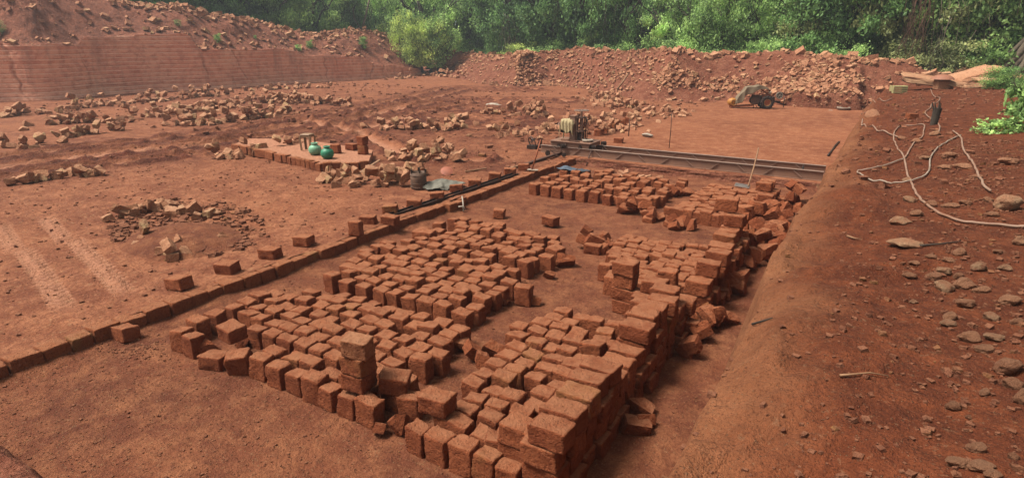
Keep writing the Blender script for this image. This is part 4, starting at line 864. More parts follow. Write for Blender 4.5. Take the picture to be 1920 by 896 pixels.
# cloth sheets
def cloth(name, cx, cy, rx, ry, h, mat, seed, lab, cat, z0=None, rz=0, amp=1.0, th=0.008):
    n = 54; a = np.linspace(-1, 1, n); A, B = np.meshgrid(a, a, indexing='ij'); rad = 1 + 0.22 * fbm(A * 2, B * 2, 1, 2, seed)
    # square -> rough disc
    X0 = A * np.sqrt(1 - B * B / 2) * rx * rad; Y0 = B * np.sqrt(1 - A * A / 2) * ry * rad
    X = cx + X0 * math.cos(rz) - Y0 * math.sin(rz); Y = cy + X0 * math.sin(rz) + Y0 * math.cos(rz); r = np.sqrt(A * A + B * B) / 1.42
    rd = np.abs(fbm(X + 3, Y, 3.2, 2, seed + 3)); fold = (1 - rd * 2.4) ; Z = (z0 if z0 is not None else U) + 0.03 + h * np.clip(1 - r * 1.05, 0, 1) * (0.5 + 0.5 * vn(X * 4, Y * 4, seed)) + amp * 0.05 * np.clip(fold, 0, 1) * np.clip(1.3 - r, 0, 1) + 0.02 * fbm(X, Y, 9, 2, seed + 9)
    me = grid_mesh(name, X, Y, Z); me.materials.append(mat); o = ob(name, me); m = o.modifiers.new('thick', 'SOLIDIFY'); m.thickness = th; return tag(o, lab, cat)
q = gp(828, 352, U); cloth('plastic_sheet', q[0], q[1], 0.50, 0.36, 0.10, M_TARPG, 5, 'crumpled grey green plastic sheet lying on the yard beside the rail', 'plastic sheet', rz=0.5, amp=1.6)
q = gp(1063, 321, 0.2); cloth('folded_cloth', q[0], q[1], 0.26, 0.2, 0.06, M_BLUE, 8, 'blue grey cloth bundle on the first bricks of the far left block', 'cloth', 0.22, 0.2)
q = gp(1092, 324, 0.2); cloth('dark_rag', q[0], q[1], 0.2, 0.12, 0.04, plain('dark_rag', '3A4048', 0.9, 0, '6A7480', 6, 0.6), 12, 'dark blue rag beside the blue grey cloth bundle', 'rag', 0.22, -0.3)
q = gp(926, 203, U); cloth('white_scrap', q[0], q[1], 0.4, 0.2, 0.06, M_WHITE, 15, 'white scrap of sheeting on the heap behind the yard ruts', 'scrap', U + 0.12)
# wooden prop between the heaps
a = Vector(gp(674, 324, U + 0.1)); b = Vector(gp(712, 300, U + 0.28)); MB().box((0, 0, 0), ((b - a).length, 0.06, 0.02)).build('wooden_plank', M_WOOD, None, loc=(a + b) / 2, rot=(0, -math.atan2((b - a).z, (b - a).xy.length), math.atan2((b - a).y, (b - a).x)))
tag(bpy.data.objects['wooden_plank'], 'narrow wooden plank leaning across the broken blocks left of the barrel', 'plank')
# plank lying by the rail
for a, b, nm, lb in [((955, 316), (1000, 303), 'wooden_plank', 'worn wooden plank on the yard beyond the far end of the rail'), ((872, 322), (912, 316), 'bent_stick', 'bent brown stick lying on the yard behind the rail')]:
    a = Vector(gp(*a, U + 0.04)); b = Vector(gp(*b, U + 0.04)); o = MB().box((0, 0, 0), ((b - a).length, 0.07 if nm[0] == 'w' else 0.035, 0.035), bev=0.005).build(nm, M_WOOD, None, loc=(a + b) / 2, rot=(0, 0, math.atan2((b - a).y, (b - a).x))); tag(o, lb, 'plank' if nm[0] == 'w' else 'stick')
# rail channel on the kerb
a = Vector(gp(741, 405, 0.2)); b = Vector(gp(974, 327, 0.2)); a.x -= 0.1; b.x -= 0.1; t = empty('guide_rail', (a.x, a.y, U)); t.rotation_euler = (0, 0, math.atan2((b - a).y, (b - a).x)); Lr = (b - a).length
tag(t, 'long brown steel guide rail channel laid along the top of the kerb', 'rail')
MB().box((Lr / 2, 0, 0.015), (Lr, 0.13, 0.012)).build('web', M_RUST, t)
for s in (-1, 1): MB().box((Lr / 2, s * 0.066, 0.032), (Lr, 0.012, 0.05)).build('flange', M_DARKST, t)
a2 = Vector(gp(985, 323, U)); b2 = Vector(gp(1050, 298, U))
# second rail under the girder end
t = empty('short_rail', (-7.62, 13.1, U)); t.rotation_euler = (0, 0, math.pi / 2); tag(t, 'short dark steel rail running under the left end of the girders', 'rail')
MB().box((1.2, 0, 0.03), (2.6, 0.05, 0.05)).build('web', M_RUST, t); MB().box((1.2, 0, 0.062), (2.6, 0.09, 0.012)).build('flange', M_RUST, t)
# girders
def girder(Y, x0, x1, lab, zb=U + 0.0, H=0.215):
    t = empty('steel_girder', (x0, Y, zb)); tag(t, lab, 'girder', 'pair of long steel girders'); L = x1 - x0
    MB().box((L / 2, 0.0, H / 2), (L, 0.012, H - 0.02)).build('web', M_STEEL, t)
    MB().box((L / 2, 0, H - 0.005), (L, 0.085, 0.012), bev=0.002).build('top_flange', M_STEEL2, t); MB().box((L / 2, 0, 0.005), (L, 0.085, 0.012)).build('bottom_flange', M_STEEL, t)
    n = int(L / 0.62)
    for i in range(n):
        xx = 0.5 + i * 0.62; s = 1 if i % 2 == 0 else -1; l = 0.26
        MB().box((xx, -0.02, H / 2), (l, 0.028, 0.022), (0, s * math.radians(40), 0)).build('diagonal_brace', M_STEEL2 if False else plain_brace, t)
    return t
plain_brace = plain('brace_steel', '9C7866', 0.6, 0, '8A5C48', 6, 0.4)
girder(15.25, -8.25, -1.02, 'front steel girder with slanting braces spanning the pit along the bench')
girder(16.02, -8.3, -1.04, 'rear steel girder with slanting braces parallel behind the front one')
# lever clamps with black weights
def clamp(px_, py_, z, foot, lab):
    q = Vector(gp(px_, py_, z)); q2 = Vector(foot); t = empty('lever_clamp', q); tag(t, lab, 'clamp', 'black lever clamps on the girders')
    MB().tube((-0.03, -0.05, 0), (0.05, 0.05, 0), 0.062, n=16).build('weight', M_DARKST, t, False); MB().ring((0.05, 0.05, 0), 0.055, 0.012, axis=(1, 1, 0), n=18, m=6).build('weight_rim', M_RUST, t, True)
    MB().path([Vector((0, -0.02, -0.02)), (q2 - q) * 0.5 + Vector((0, -0.03, 0)), q2 - q], 0.026, 8, 0.016).build('lever', M_RUST, t, True)
clamp(1055, 274, 0.42, (-7.55, 15.1, 0.2), 'black lever clamp hanging on the front girder left of the trolley end')
clamp(1111, 277, 0.42, (-6.65, 14.85, 0.02), 'black lever clamp on the front girder above the bench corner')
clamp(1131, 269, 0.40, (-6.55, 15.7, 0.25), 'black lever weight resting on the rear girder right of the trolley')
# cutting machine on its trolley
MX0 = -7.36; t = empty('cutting_machine', (MX0, 15.63, U + 0.19)); tag(t, 'rusty stone cutting machine with tall spindle on a trolley across the girders', 'cutting machine'); t.scale = (1, 1, 1.1)
mb = MB(); mb.box((0, -0.36, 0.085), (1.16, 0.05, 0.1)); mb.box((0, 0.36, 0.085), (1.16, 0.05, 0.1)); mb.box((-0.55, 0, 0.085), (0.05, 0.68, 0.1)); mb.box((0.55, 0, 0.085), (0.05, 0.68, 0.1)); mb.box((0, 0, 0.14), (1.1, 0.6, 0.014)); mb.build('trolley_frame', M_STEEL, t)
MB().box((0.02, -0.02, 0.152), (1.22, 0.82, 0.012)).build('deck', M_STEEL, t)
for sx in (-0.33, 0.33):
    for sy in (-0.38, 0.39):
        w_ = MB().tube((sx, sy - 0.025, 0.045), (sx, sy + 0.025, 0.045), 0.05, n=16).build('wheel', M_DARKST, t); MB().tube((sx, sy - 0.04, 0.045), (sx, sy + 0.04, 0.045), 0.016, n=8).build('axle', M_RUST, w_)
MB().box((0.0, -0.12, 0.09), (0.36, 0.2, 0.1)).build('gearbox', M_DARKST, t)
mb = MB(); mb.tube((-0.42, 0, 0.50), (-0.12, 0, 0.50), 0.15, n=20); mb.box((-0.27, 0, 0.44), (0.3, 0.22, 0.2)); mb.tube((-0.49, 0, 0.5), (-0.42, 0, 0.5), 0.06, n=14); m_ = mb.build('motor', M_DARKST, t)
for k in range(6): MB().ring((-0.39 + 0.05 * k, 0, 0.50), 0.152, 0.006, axis=(1, 0, 0), n=20, m=5).build('cooling_fin', M_RUST, m_, True)
mb = MB(); mb.box((-0.08, -0.05, 0.46), (0.16, 0.03, 0.60)); mb.box((-0.08, 0.12, 0.46), (0.16, 0.03, 0.60)); mb.box((-0.08, 0.03, 0.76), (0.18, 0.22, 0.02)); mb.build('column_plate', M_STEEL, t)
mb = MB(); 
for sx in (0.07, 0.24):
    for sy in (-0.1, 0.14): mb.box((sx, sy, 0.44), (0.028, 0.028, 0.6))
mb.box((0.155, 0.02, 0.40), (0.22, 0.28, 0.03)); mb.box((0.155, 0.02, 0.73), (0.22, 0.28, 0.03)); mb.build('guide_frame', M_RUST, t)
MB().box((0.155, 0.02, 0.27), (0.14, 0.16, 0.18)).build('blade_housing', M_DARKST, t)
MB().tube((0.15, 0.02, 0.4), (0.15, 0.02, 0.9), 0.028, n=12).build('spindle', M_STEEL, t); MB().tube((0.11, -0.09, 0.45), (0.11, -0.09, 0.8), 0.012, n=8).build('screw', M_RUST, t); MB().tube((0.2, 0.12, 0.45), (0.2, 0.12, 0.78), 0.014, n=8).build('screw', M_RUST, t)
hw = MB().ring((0.15, 0.02, 0.905), 0.2, 0.011, n=30, m=6).build('hand_wheel', M_STEEL2, t, True)
for a in range(3): MB().tube((0.15 - 0.2 * math.cos(a * 1.047), 0.02 - 0.2 * math.sin(a * 1.047), 0.905), (0.15 + 0.2 * math.cos(a * 1.047), 0.02 + 0.2 * math.sin(a * 1.047), 0.905), 0.008, n=6).build('spoke', M_STEEL2, hw)
MB().path([(0.28, 0.05, 0.74), (0.34, 0.05, 0.6), (0.36, 0, 0.4), (0.36, -0.05, 0.16)], 0.011).build('hose', M_DARKST, t, True)
MB().path([(-0.45, -0.15, 0.35), (-0.5, -0.2, 0.5), (-0.42, -0.16, 0.6)], 0.012).build('handle', M_STEEL2, t, True)
MB().lathe([(0.1, 0), (0.14, 0.02), (0.155, 0.06), (0.15, 0.06), (0.13, 0.02)], c=(0.42, -0.12, 0.158), close=False, n=24).lathe([(0.001, 0.045), (0.145, 0.046)], c=(0.42, -0.12, 0.158), close=False, n=24).build('grease_pan', M_WHITE, t, True)
MB().box((-0.2, -0.25, 0.185), (0.22, 0.1, 0.05), (0, 0, .2)).build('tool_tray', M_STEEL, t); MB().box((0.12, -0.32, 0.17), (0.3, 0.05, 0.03)).build('bracket', M_RUST, t)
# cream cloth over the motor
def drape():
    n = 40; u = np.linspace(-1, 1, n); A, B = np.meshgrid(u, u, indexing='ij'); X = A * 0.24; Yc = B * 0.30; r = np.abs(B); zt = 0.67 - 0.02 * A ** 2
    Y_ = np.sign(B) * np.minimum(r * 0.30, 0.155 + 0.02 * r); drop = np.clip(r * 0.36 - 0.155, 0, 9) * (1.5 + 0.22 * np.sin(A * 5 + 1)); Z = zt - drop + 0.015 * fbm(A * 3, B * 3, 1.2, 2, 5)
    Y_ = Y_ + 0.018 * np.sin(A * 15 + 2 * B) * (r > 0.5); X = X + 0.03 * fbm(A, B, 2, 2, 3); X = np.where(A < -0.8, X - (A + .8) * 0.1, X); Z = np.where(A < -0.7, Z + (A + 0.7) * 0.8, Z); Z = np.where(A > 0.75, Z - (A - 0.75) * 0.35, Z)
    me = grid_mesh('cream_cloth', X, Y_, Z); me.materials.append(M_CLOTHY); o = ob('cream_cloth', me, loc=(MX0 - 0.24, 15.63, U + 0.20), sc=(1, 1, 1.1)); m = o.modifiers.new('t', 'SOLIDIFY'); m.thickness = 0.008; tag(o, 'cream cloth draped over the motor of the cutting machine', 'cloth')
drape()
# cable reel and hoop at the girder end
q = gp(996, 281, U); t = empty('spoked_reel', (q[0], q[1] + 0.1, U)); tag(t, 'black frame reel with a thin wire hoop at left end of the girders', 'reel')
MB().box((0, 0, 0.06), (0.3, 0.2, 0.12)).build('base', M_DARKST, t)
rr_ = MB().ring((0, -0.06, 0.22), 0.15, 0.014, axis=(0.4, 1, 0.25), n=28, m=6).build('drum_ring', M_RUST, t, True)
for a in range(6): MB().tube((0, -0.06, 0.22), (0.15 * math.cos(a * 1.05), -0.06 - .05 * math.cos(a * 1.05), 0.22 + 0.14 * math.sin(a * 1.05)), 0.009, n=6).build('spoke', M_DARKST, rr_)
MB().ring((0, 0.02, 0.34), 0.25, 0.008, axis=(0.4, 1, 0.1), n=40, m=5).build('wire_hoop', M_RUST, t, True)
bm_ = MB(); 
for k in range(12): bm_.tube((0, 0, 0.25), (R.uniform(-.15, .15), R.uniform(-.1, .1), R.uniform(0.22, 0.4)), 0.012, 0.006, n=5)
bm_.build('wire_tangle', M_DARKST, t)
MB().box((0.24, 0, 0.14), (0.05, 0.12, 0.28)).build('side_plate', M_DARKST, t)
# small wheel and bracket under the girder end
q = gp(1012, 297, U); t = empty('end_truck', (q[0], 14.85, U)); tag(t, 'small iron wheel and bracket carrying the left girder end on the short rail', 'wheel bracket')
MB().tube((0, -0.02, 0.07), (0, 0.02, 0.07), 0.07, n=18).build('wheel', M_DARKST, t); MB().tube((0.5, -0.02, 0.07), (0.5, 0.02, 0.07), 0.06, n=18).build('wheel', M_DARKST, t)
mb = MB(); mb.box((0.2, 0, 0.15), (0.5, 0.03, 0.02)); mb.box((0.2, 0, 0.09), (0.3, 0.02, 0.02), (0, 0.6, 0)); mb.build('bracket', M_RUST, t)
# pickaxes, shovel, bars
def pole(name, p0, p1, r, mat, lab, cat, head=None):
    p0 = Vector(p0); p1 = Vector(p1); t = empty(name, p0); tag(t, lab, cat); d = p1 - p0
    MB().path([Vector((0, 0, 0)), d * 0.5 + Vector((0.01, 0, 0)), d], r, 8).build('handle', mat, t, True)
    if head: head(t, d)
    return t
M_ORW = plain('orange_wood', 'A8562E', 0.7, 0, '8C4A2C', 6, 0.5)
p0 = gp(997, 319, 0.21); p1 = gp(1009, 260, 0.95)
def hd1(t, d): MB().box((0.03, 0.0, 0.012), (0.26, 0.12, 0.012), (0, 0, 0.2)).build('blade', M_WHITE, t)
pole('spade', p0, (p0[0] + 0.1, p0[1] + 0.25, 0.92), 0.018, M_ORW, 'spade with orange handle leaning on the girder end, pale blade on the kerb', 'spade', hd1)
def hd2(t, d): MB().path([(-0.16, -0.02, -0.03), (0, 0, 0.02), (0.16, 0.03, -0.02)], 0.016, 6, 0.010).build('head', M_WHITE, t, True)
p0 = gp(869, 398, 0.0); p0 = (p0[0], p0[1], 0.02)
tt = pole('pickaxe', p0, (p0[0] - 0.14, p0[1] + 0.16, 0.27), 0.014, M_WHITE, 'small pale pickaxe leaning against the kerb in mid pit', 'pickaxe')
MB().path([(-0.1, -0.02, 0.08), (0, 0, 0.1), (0.02, 0.05, 0.02)], 0.018, 6, 0.010).build('head', M_WHITE, tt, True)
def hd3(t, d): MB().box((-0.12, 0.0, 0.0), (0.30, 0.22, 0.01), (0.1, 0.08, 0.1), bev=0.004).build('blade', plain('shovel_blade', 'A89C94', 0.4, 0.5, '5A4A42', 10, 0.6), t)
p0 = Vector(gp(1403, 349, 0.27)); pole('shovel', p0, (p0.x - 0.18, 15.2, 0.80), 0.016, M_WOOD, 'shovel with pale handle leaning on the front girder over the far right block', 'shovel', hd3)
p0 = Vector(gp(1499, 352, 0.0)); pole('iron_bar', p0, (p0.x - 0.03, p0.y + 0.45, 0.44), 0.022, M_DARKST, 'dark iron bar propped against the front girder near its right end', 'iron bar')
for (px_, py_, h, r, lb) in [(1254, 283, 1.08, 0.012, 'tall thin rusty marker rod standing on the cut slab'), (1178, 260, 0.60, 0.018, 'short rusty peg standing at the left edge of the cut slab')]:
    q = gp(px_, py_, U); o = MB().path([(0, 0, -0.05), (0.01, 0, h / 2), (0.0, 0, h)], r, 7).build('marker_rod', M_RUST, None, True, loc=q); tag(o, lb, 'rod', 'rusty rods on the slab')
q = gp(1533, 182, U); 
q = gp(1468, 205, U); o = MB().path([(0, 0, 0), (0, 0, 0.3), (0, 0, 0.55)], 0.02, 6).build('marker_rod', M_DARKST, None, True, loc=(q[0], q[1], U)); tag(o, 'thin dark stake standing right behind the tiller flywheel', 'rod')
# sack and single block on the slab
q = gp(1212, 262, U); o = ob('white_sack', boulder(71, 3, 0.12, 0.42), M_WHITE, None, (q[0], q[1] + 0.1, U + 0.13), (0, 0, 0.2), (0.38, 0.26, 0.34)); smooth_me(o.data); tag(o, 'small rounded white sack lying at the left of the cut slab', 'sack')
q = gp(1158, 272, U); o = ob('brick', FL[2], None, None, (q[0], q[1] + 0.05, U + 0.13), (0, 0, 0.2), (0.95, 1, 1)); tag(o, 'single flat brick on the slab just behind the rear girder', 'brick')
for k in range(9):
    q = gp(1122 + 7 * k + R.uniform(-1, 1), 258 - 3.2 * k, U); o = ob('brick', UP[k], None, None, (q[0] - 0.1, q[1] + 0.15, U + 0.11), (R.gauss(0, .06), R.gauss(0, .06), R.gauss(0.3, .1)), (1.05, 1.1, 1.0)); tag(o, 'weathered upright brick, %s from the trolley in the row at the slab edge' % ORD[k + 1], 'brick', 'upright bricks along the slab edge')
# thin cables on the slab
def cable(name, pts, r, mat, lab, cat='cable', lift=0.01, z=None):
    P = []
    for x, y in pts: P.append(Vector(gp(x, y, z)) if z is not None else Vector(hit(x, y)))
    D = []
    for i in range(len(P) - 1):
        a, b, c, d = P[max(i - 1, 0)], P[i], P[i + 1], P[min(i + 2, len(P) - 1)]
        for k in range(6):
            s = k / 6; D.append(0.5 * ((2 * b) + (c - a) * s + (2 * a - 5 * b + 4 * c - d) * s * s + (3 * b - a - 3 * c + d) * s ** 3))
    D.append(P[-1]); D = [Vector((p.x, p.y, ground_z(p.x, p.y) + r * 0.8 + lift)) for p in D]
    o = MB().path(D, r, 8).build(name, mat, None, True); tag(o, lab, cat); return o
cable('thin_cable', [(1235, 262), (1252, 267), (1262, 272), (1275, 268), (1300, 269), (1330, 270), (1355, 272), (1388, 276)], 0.008, M_HOSE, 'thin dusty cable wandering across the cut slab past the tall rod', z=U)
cable('thin_cable', [(1192, 272), (1205, 273), (1225, 279), (1245, 276), (1260, 268)], 0.008, M_HOSE, 'thin dusty cable looping left of the tall rod', z=U)
# black hose lying at the foot of the bank along the slab
cable('black_hose', [(1552, 298), (1565, 280), (1580, 262), (1596, 238), (1608, 215)], 0.03, M_DARKST, 'straight black pipe along the slab foot below the bank', 'pipe', 0.06, z=U)
q = gp(1590, 210, U); t = empty('feeding_trough', (q[0] - 0.2, q[1] + 0.1, U + 0.07)); tag(t, 'shallow worn tyre-like trough at the far right corner of the slab', 'trough')
MB().lathe([(0.2, 0), (0.26, 0.02), (0.28, 0.09), (0.24, 0.1), (0.2, 0.04)], close=False).build('shell', M_BARREL, t, True); MB().ring((0, 0, 0.1), 0.26, 0.018).build('rim', M_WHITE, t, True)
q = gp(1555, 210, U); cloth('white_scrap', q[0], q[1], 0.16, 0.1, 0.03, M_WHITE, 19, 'tiny white scrap on the slab left of the trough', 'scrap')

# ================================================================ TWO-WHEEL TRACTOR
q = gp(1432, 207, U); T0 = Vector((q[0], q[1] + 0.15, U + 0.065)); t = empty('walking_tractor', T0); t.rotation_euler = (0, 0, 0.42); t.scale = (1.08,) * 3; tag(t, 'rusty orange two-wheeled walking tractor parked at the back of the slab', 'tractor')
def wheel(yy):
    w_ = empty('wheel', (0, yy, 0.27)); w_.parent = t
    mb = MB().ring((0, 0, 0), 0.20, 0.068, axis=(0, 1, 0), n=36, m=10)
    for k in range(16):
        a = k * math.pi / 8; mb.box((0.262 * math.cos(a), 0.0, 0.262 * math.sin(a)), (0.03, 0.13, 0.035), (0, -a, 0))
    mb.build('tyre', M_RUBBER, w_)
    MB().ring((0, -0.02, 0), 0.135, 0.02, axis=(0, 1, 0), n=28, m=8).build('rim', plain_rim, w_, True); MB().tube((0, -0.015, 0), (0, 0.02, 0), 0.13, n=24).build('hub', M_REDP, w_)
plain_rim = plain('ochre_rim', 'C9955C', 0.6, 0, '8C5A38', 6, 0.5)
wheel(-0.3); wheel(0.3)
MB().tube((0, -0.3, 0.27), (0, 0.3, 0.27), 0.03).build('axle', M_RUST, t)
mb = MB(); mb.box((0.28, 0, 0.30), (0.62, 0.18, 0.06), (0, 0.06, 0)); mb.box((0.6, 0, 0.22), (0.25, 0.16, 0.05), (0, 0.25, 0)); mb.build('chassis', M_DARKST, t)
MB().box((0.0, 0, 0.46), (0.34, 0.2, 0.26), bev=0.03).build('engine', M_REDP, t); MB().box((0.25, 0, 0.42), (0.2, 0.16, 0.14), bev=0.02).build('engine_block', M_DARKST, t)
fw_ = MB().tube((0.5, -0.13, 0.55), (0.5, -0.05, 0.55), 0.135, n=24).build('flywheel', M_DARKST, t); MB().ring((0.5, -0.13, 0.55), 0.125, 0.018, axis=(0, 1, 0), n=26, m=7).build('flywheel_rim', plain('pale_rim', 'A89C88', 0.6), fw_, True)
for a in range(6): MB().tube((0.5, -0.135, 0.55), (0.5 + 0.11 * math.cos(a * 1.05), -0.135, 0.55 + 0.11 * math.sin(a * 1.05)), 0.01, n=5).build('spoke', M_WHITE, fw_)
MB().tube((0.14, 0, 0.58), (0.14, 0, 0.68), 0.045).tube((0.14, 0, 0.66), (0.2, 0, 0.68), 0.03).build('air_filter', M_WHITE, t)
MB().path([(0.22, -0.1, 0.5), (-0.1, -0.12, 0.7), (-0.35, -0.12, 0.86), (-0.6, -0.14, 0.88)], 0.02).build('handlebar', M_REDP, t, True); MB().path([(0.22, 0.1, 0.5), (-0.1, 0.12, 0.7), (-0.35, 0.12, 0.86), (-0.6, 0.14, 0.88)], 0.02).build('handlebar', M_REDP, t, True)
mb = MB(); mb.box((-0.95, -0.1, 0.1), (0.95, 0.05, 0.06), (0, -0.08, 0)); mb.box((-0.95, 0.12, 0.1), (0.95, 0.05, 0.06), (0, -0.08, 0)); mb.box((-0.6, 0, 0.14), (0.06, 0.3, 0.05)); mb.build('tow_frame', M_REDP, t)
mb = MB(); mb.tube((-0.45, -0.2, 0.33), (-0.45, 0.2, 0.33), 0.17, n=20); mb.box((-0.4, 0, 0.45), (0.3, 0.3, 0.2)); mb.build('gear_case', M_RUST, t)
for k in range(7):
    a = k * 0.9; MB().box((-0.45 + 0.17 * math.cos(a), -0.1, 0.2 + 0.17 * math.sin(a)), (0.14, 0.05, 0.02), (0, -a, 0)).build('tine', M_DARKST, t)
MB().ball((-1.35, -0.02, 0.26), 0.2, 2, (1, 0.8, 0.85)).build('fuel_tank', M_ORANGE, t, True); MB().ring((-1.3, -0.18, 0.25), 0.12, 0.02, axis=(0, 1, 0), n=22, m=6).build('tank_cap', plain('amber', 'C98A3C', 0.5), t, True)
def tarp2():
    prof = [(-1.25, 0.30), (-1.15, 0.50), (-0.98, 0.70), (-0.85, 0.88), (-0.6, 0.93), (-0.35, 0.96), (-0.1, 0.90), (0.02, 0.84)]; n = 40; u = np.linspace(0, 1, n); xs = np.interp(u, np.linspace(0, 1, len(prof)), [p[0] for p in prof]); zs = np.interp(u, np.linspace(0, 1, len(prof)), [p[1] for p in prof])
    v = np.linspace(-1, 1, 40); Uu, Vv = np.meshgrid(u, v, indexing='ij'); X = xs[:, None] + 0 * Vv; r = np.abs(Vv); low = np.interp(u, [0, 0.25, 0.55, 0.75, 1], [0.10, 0.40, 0.30, 0.14, 0.05])[:, None]
    Y = np.sign(Vv) * np.minimum(r * 0.5, 0.2 + 0.03 * r + 0.02 * np.sin(Uu * 22)); Z = zs[:, None] - np.clip(r - 0.42, 0, 1) / 0.58 * low + 0.02 * fbm(Uu * 5, Vv * 3, 1.5, 3, 4) - 0.03 * np.exp(-((Uu - 0.6) / 0.05) ** 2); X = X + 0.1 * np.clip(r - 0.42, 0, 1) * np.sin(Uu * 9)
    me = grid_mesh('tarpaulin', X, Y, Z); me.materials.append(M_TARP); o = ob('tarpaulin', me, loc=T0, rot=(0, 0, 0.42), sc=(1.08, 1.08, 1.08)); m = o.modifiers.new('t', 'SOLIDIFY'); m.thickness = 0.012; tag(o, 'olive grey tarpaulin draped over the handle end of the walking tractor', 'tarpaulin')
tarp2()

# ================================================================ RIGHT BANK
BS = [(1704, 372, 30, 16), (1687, 410, 48, 22), (1717, 398, 28, 14), (1697, 453, 66, 20), (1746, 380, 26, 18), (1781, 384, 35, 14), (1809, 378, 25, 16), (1890, 377, 58, 40), (1851, 373, 22, 15), (1912, 447, 34, 28), (1797, 471, 30, 18), (1745, 479, 22, 12), (1779, 486, 26, 12), (1749, 515, 30, 22), (1769, 505, 32, 24), (1797, 516, 24, 18), (1767, 533, 42, 30), (1806, 526, 50, 36), (1832, 498, 36, 22), (1705, 514, 28, 14), (1715, 491, 25, 10), (1839, 541, 36, 20), (1809, 565, 40, 28), (1894, 560, 50, 25), (1856, 590, 36, 22), (1712, 563, 20, 12), (1779, 591, 32, 20), (1777, 603, 32, 18), (1819, 628, 46, 32), (1844, 650, 34, 24), (1863, 629, 38, 20), (1890, 682, 64, 40), (1896, 714, 46, 30), (1918, 735, 44, 50), (1844, 733, 25, 18), (1786, 757, 30, 28), (1816, 780, 14, 12), (1829, 834, 36, 28), (1795, 862, 50, 26), (1840, 870, 60, 22), (1898, 852, 26, 20), (1860, 893, 40, 22), (1700, 336, 22, 10), (1770, 312, 26, 12), (1806, 310, 40, 14), (1830, 330, 24, 12), (1890, 300, 40, 20), (1780, 290, 34, 16), (1690, 258, 22, 10), (1718, 262, 26, 14), (1752, 250, 24, 12), (1860, 400, 26, 14), (1885, 500, 30, 18), (1905, 600, 26, 20), (1870, 470, 22, 14), (1735, 295, 24, 10)]
BLAB = ['pale boulder beside the forked hose', 'rounded ochre boulder left of the main hose', 'small pale boulder just above the rounded ochre one', 'long flat ochre boulder lying below the hose']
named = {0: 'brown stone under the bend of the main hose', 1: 'rounded ochre boulder left of the main hose', 2: 'dark topped stone touching the ochre boulder', 3: 'long flat pale boulder below the rounded ochre one', 7: 'big knobbly grey boulder at the end of the short hose', 9: 'pale angular boulder at right edge below the hose', 16: 'pitted pale boulder in the middle of the right scatter', 17: 'grey brown pitted boulder right beside the pitted pale one', 22: 'pink pitted boulder below the middle scatter', 23: 'wide pale boulder near the right picture edge', 28: 'dark brown rounded boulder by the right edge scatter', 31: 'large knobbly boulder at the right edge, lower half', 32: 'reddish boulder under the large knobbly one', 33: 'ochre boulder cut by the right picture edge', 35: 'elongated pale stone lying alone on dark gravel', 37: 'squarish pale stone in the lower right corner', 38: 'layered pale rock at the bottom right', 39: 'second layered rock at the bottom right, darker'}
_bl = {}
for bi, (nm_, y0, y1) in enumerate([('among the upper hoses', 0, 345), ('beside the main hose', 345, 430), ('below the main hose', 430, 505), ('in the middle scatter', 505, 610), ('in the lower scatter', 610, 2000)]):
    for k, i in enumerate(sorted([i for i in range(len(BS)) if y0 <= BS[i][1] < y1 and i not in named], key=lambda i: BS[i][0]), 1): _bl[i] = 'smaller pale stone on the bank %s, %s from the left' % (nm_, ORD[k])
for i, (px_, py_, w_, h_) in enumerate(BS):
    x, y, z = hit(px_, min(890, py_ + h_ * 0.35)); c = proj((x, y, z))[2]; sx = w_ * c / F * 0.9; sh = max(h_ * c / F * 1.1, sx * 0.35)
    o = ob('boulder', BO[i % 8], None, None, (x, y, z + sh * 0.22), (0, 0, -PSI * -1 + R.uniform(-0.3, 0.3)), (sx, sx * R.uniform(0.6, 0.8), sh * 1.1))
    o.rotation_euler.z = PSI + R.uniform(-0.2, 0.2)
    tag(o, named.get(i, _bl.get(i)), 'boulder', 'boulders on the right-hand bank')
hA = [(1945, 429), (1920, 428), (1876, 425), (1834, 422), (1801, 418), (1781, 411), (1757, 401), (1739, 388), (1724, 373), (1714, 358), (1707, 342), (1699, 320), (1695, 299)]
cable('main_hose', hA + [(1685, 283), (1678, 268), (1677, 248), (1692, 239), (1712, 237), (1732, 236), (1731, 248), (1729, 258), (1712, 271), (1697, 297)], 0.013, M_HOSE, 'long dusty hose snaking down the bank with a loop at its upper end', 'hose')
cable('white_hose', [(1801, 256), (1772, 271), (1755, 283), (1744, 299), (1742, 320), (1734, 332), (1720, 338), (1704, 343), (1679, 346), (1655, 343), (1622, 336), (1607, 325), (1630, 320), (1660, 313), (1694, 301)], 0.011, M_HOSEW, 'smooth pale hose curving in a wide bend to a point on the left', 'hose', 0.02)
cable('short_hose', [(1786, 248), (1801, 261), (1806, 285), (1816, 299), (1828, 320), (1838, 340), (1844, 353), (1856, 363)], 0.014, M_HOSE, 'short thick dusty hose ending at the big knobbly boulder', 'hose', 0.02)
cable('upper_cable', [(1744, 169), (1751, 182), (1762, 185), (1757, 194), (1747, 196), (1744, 204), (1734, 214), (1746, 226), (1752, 232), (1761, 239), (1760, 249)], 0.013, M_HOSE, 'thin cable running from the capped block past the dark stump', 'cable', 0.02)
cable('left_cable', [(1672, 187), (1655, 191), (1640, 193), (1625, 190)], 0.016, M_HOSE, 'short cable at the far bank crest near the green tuft', 'cable', 0.02)
cable('edge_cable', [(1608, 210), (1627, 212), (1617, 226), (1622, 237), (1642, 245), (1660, 249), (1688, 263)], 0.014, M_HOSE, 'cable curling from the bank edge toward the main hose', 'cable', 0.02)
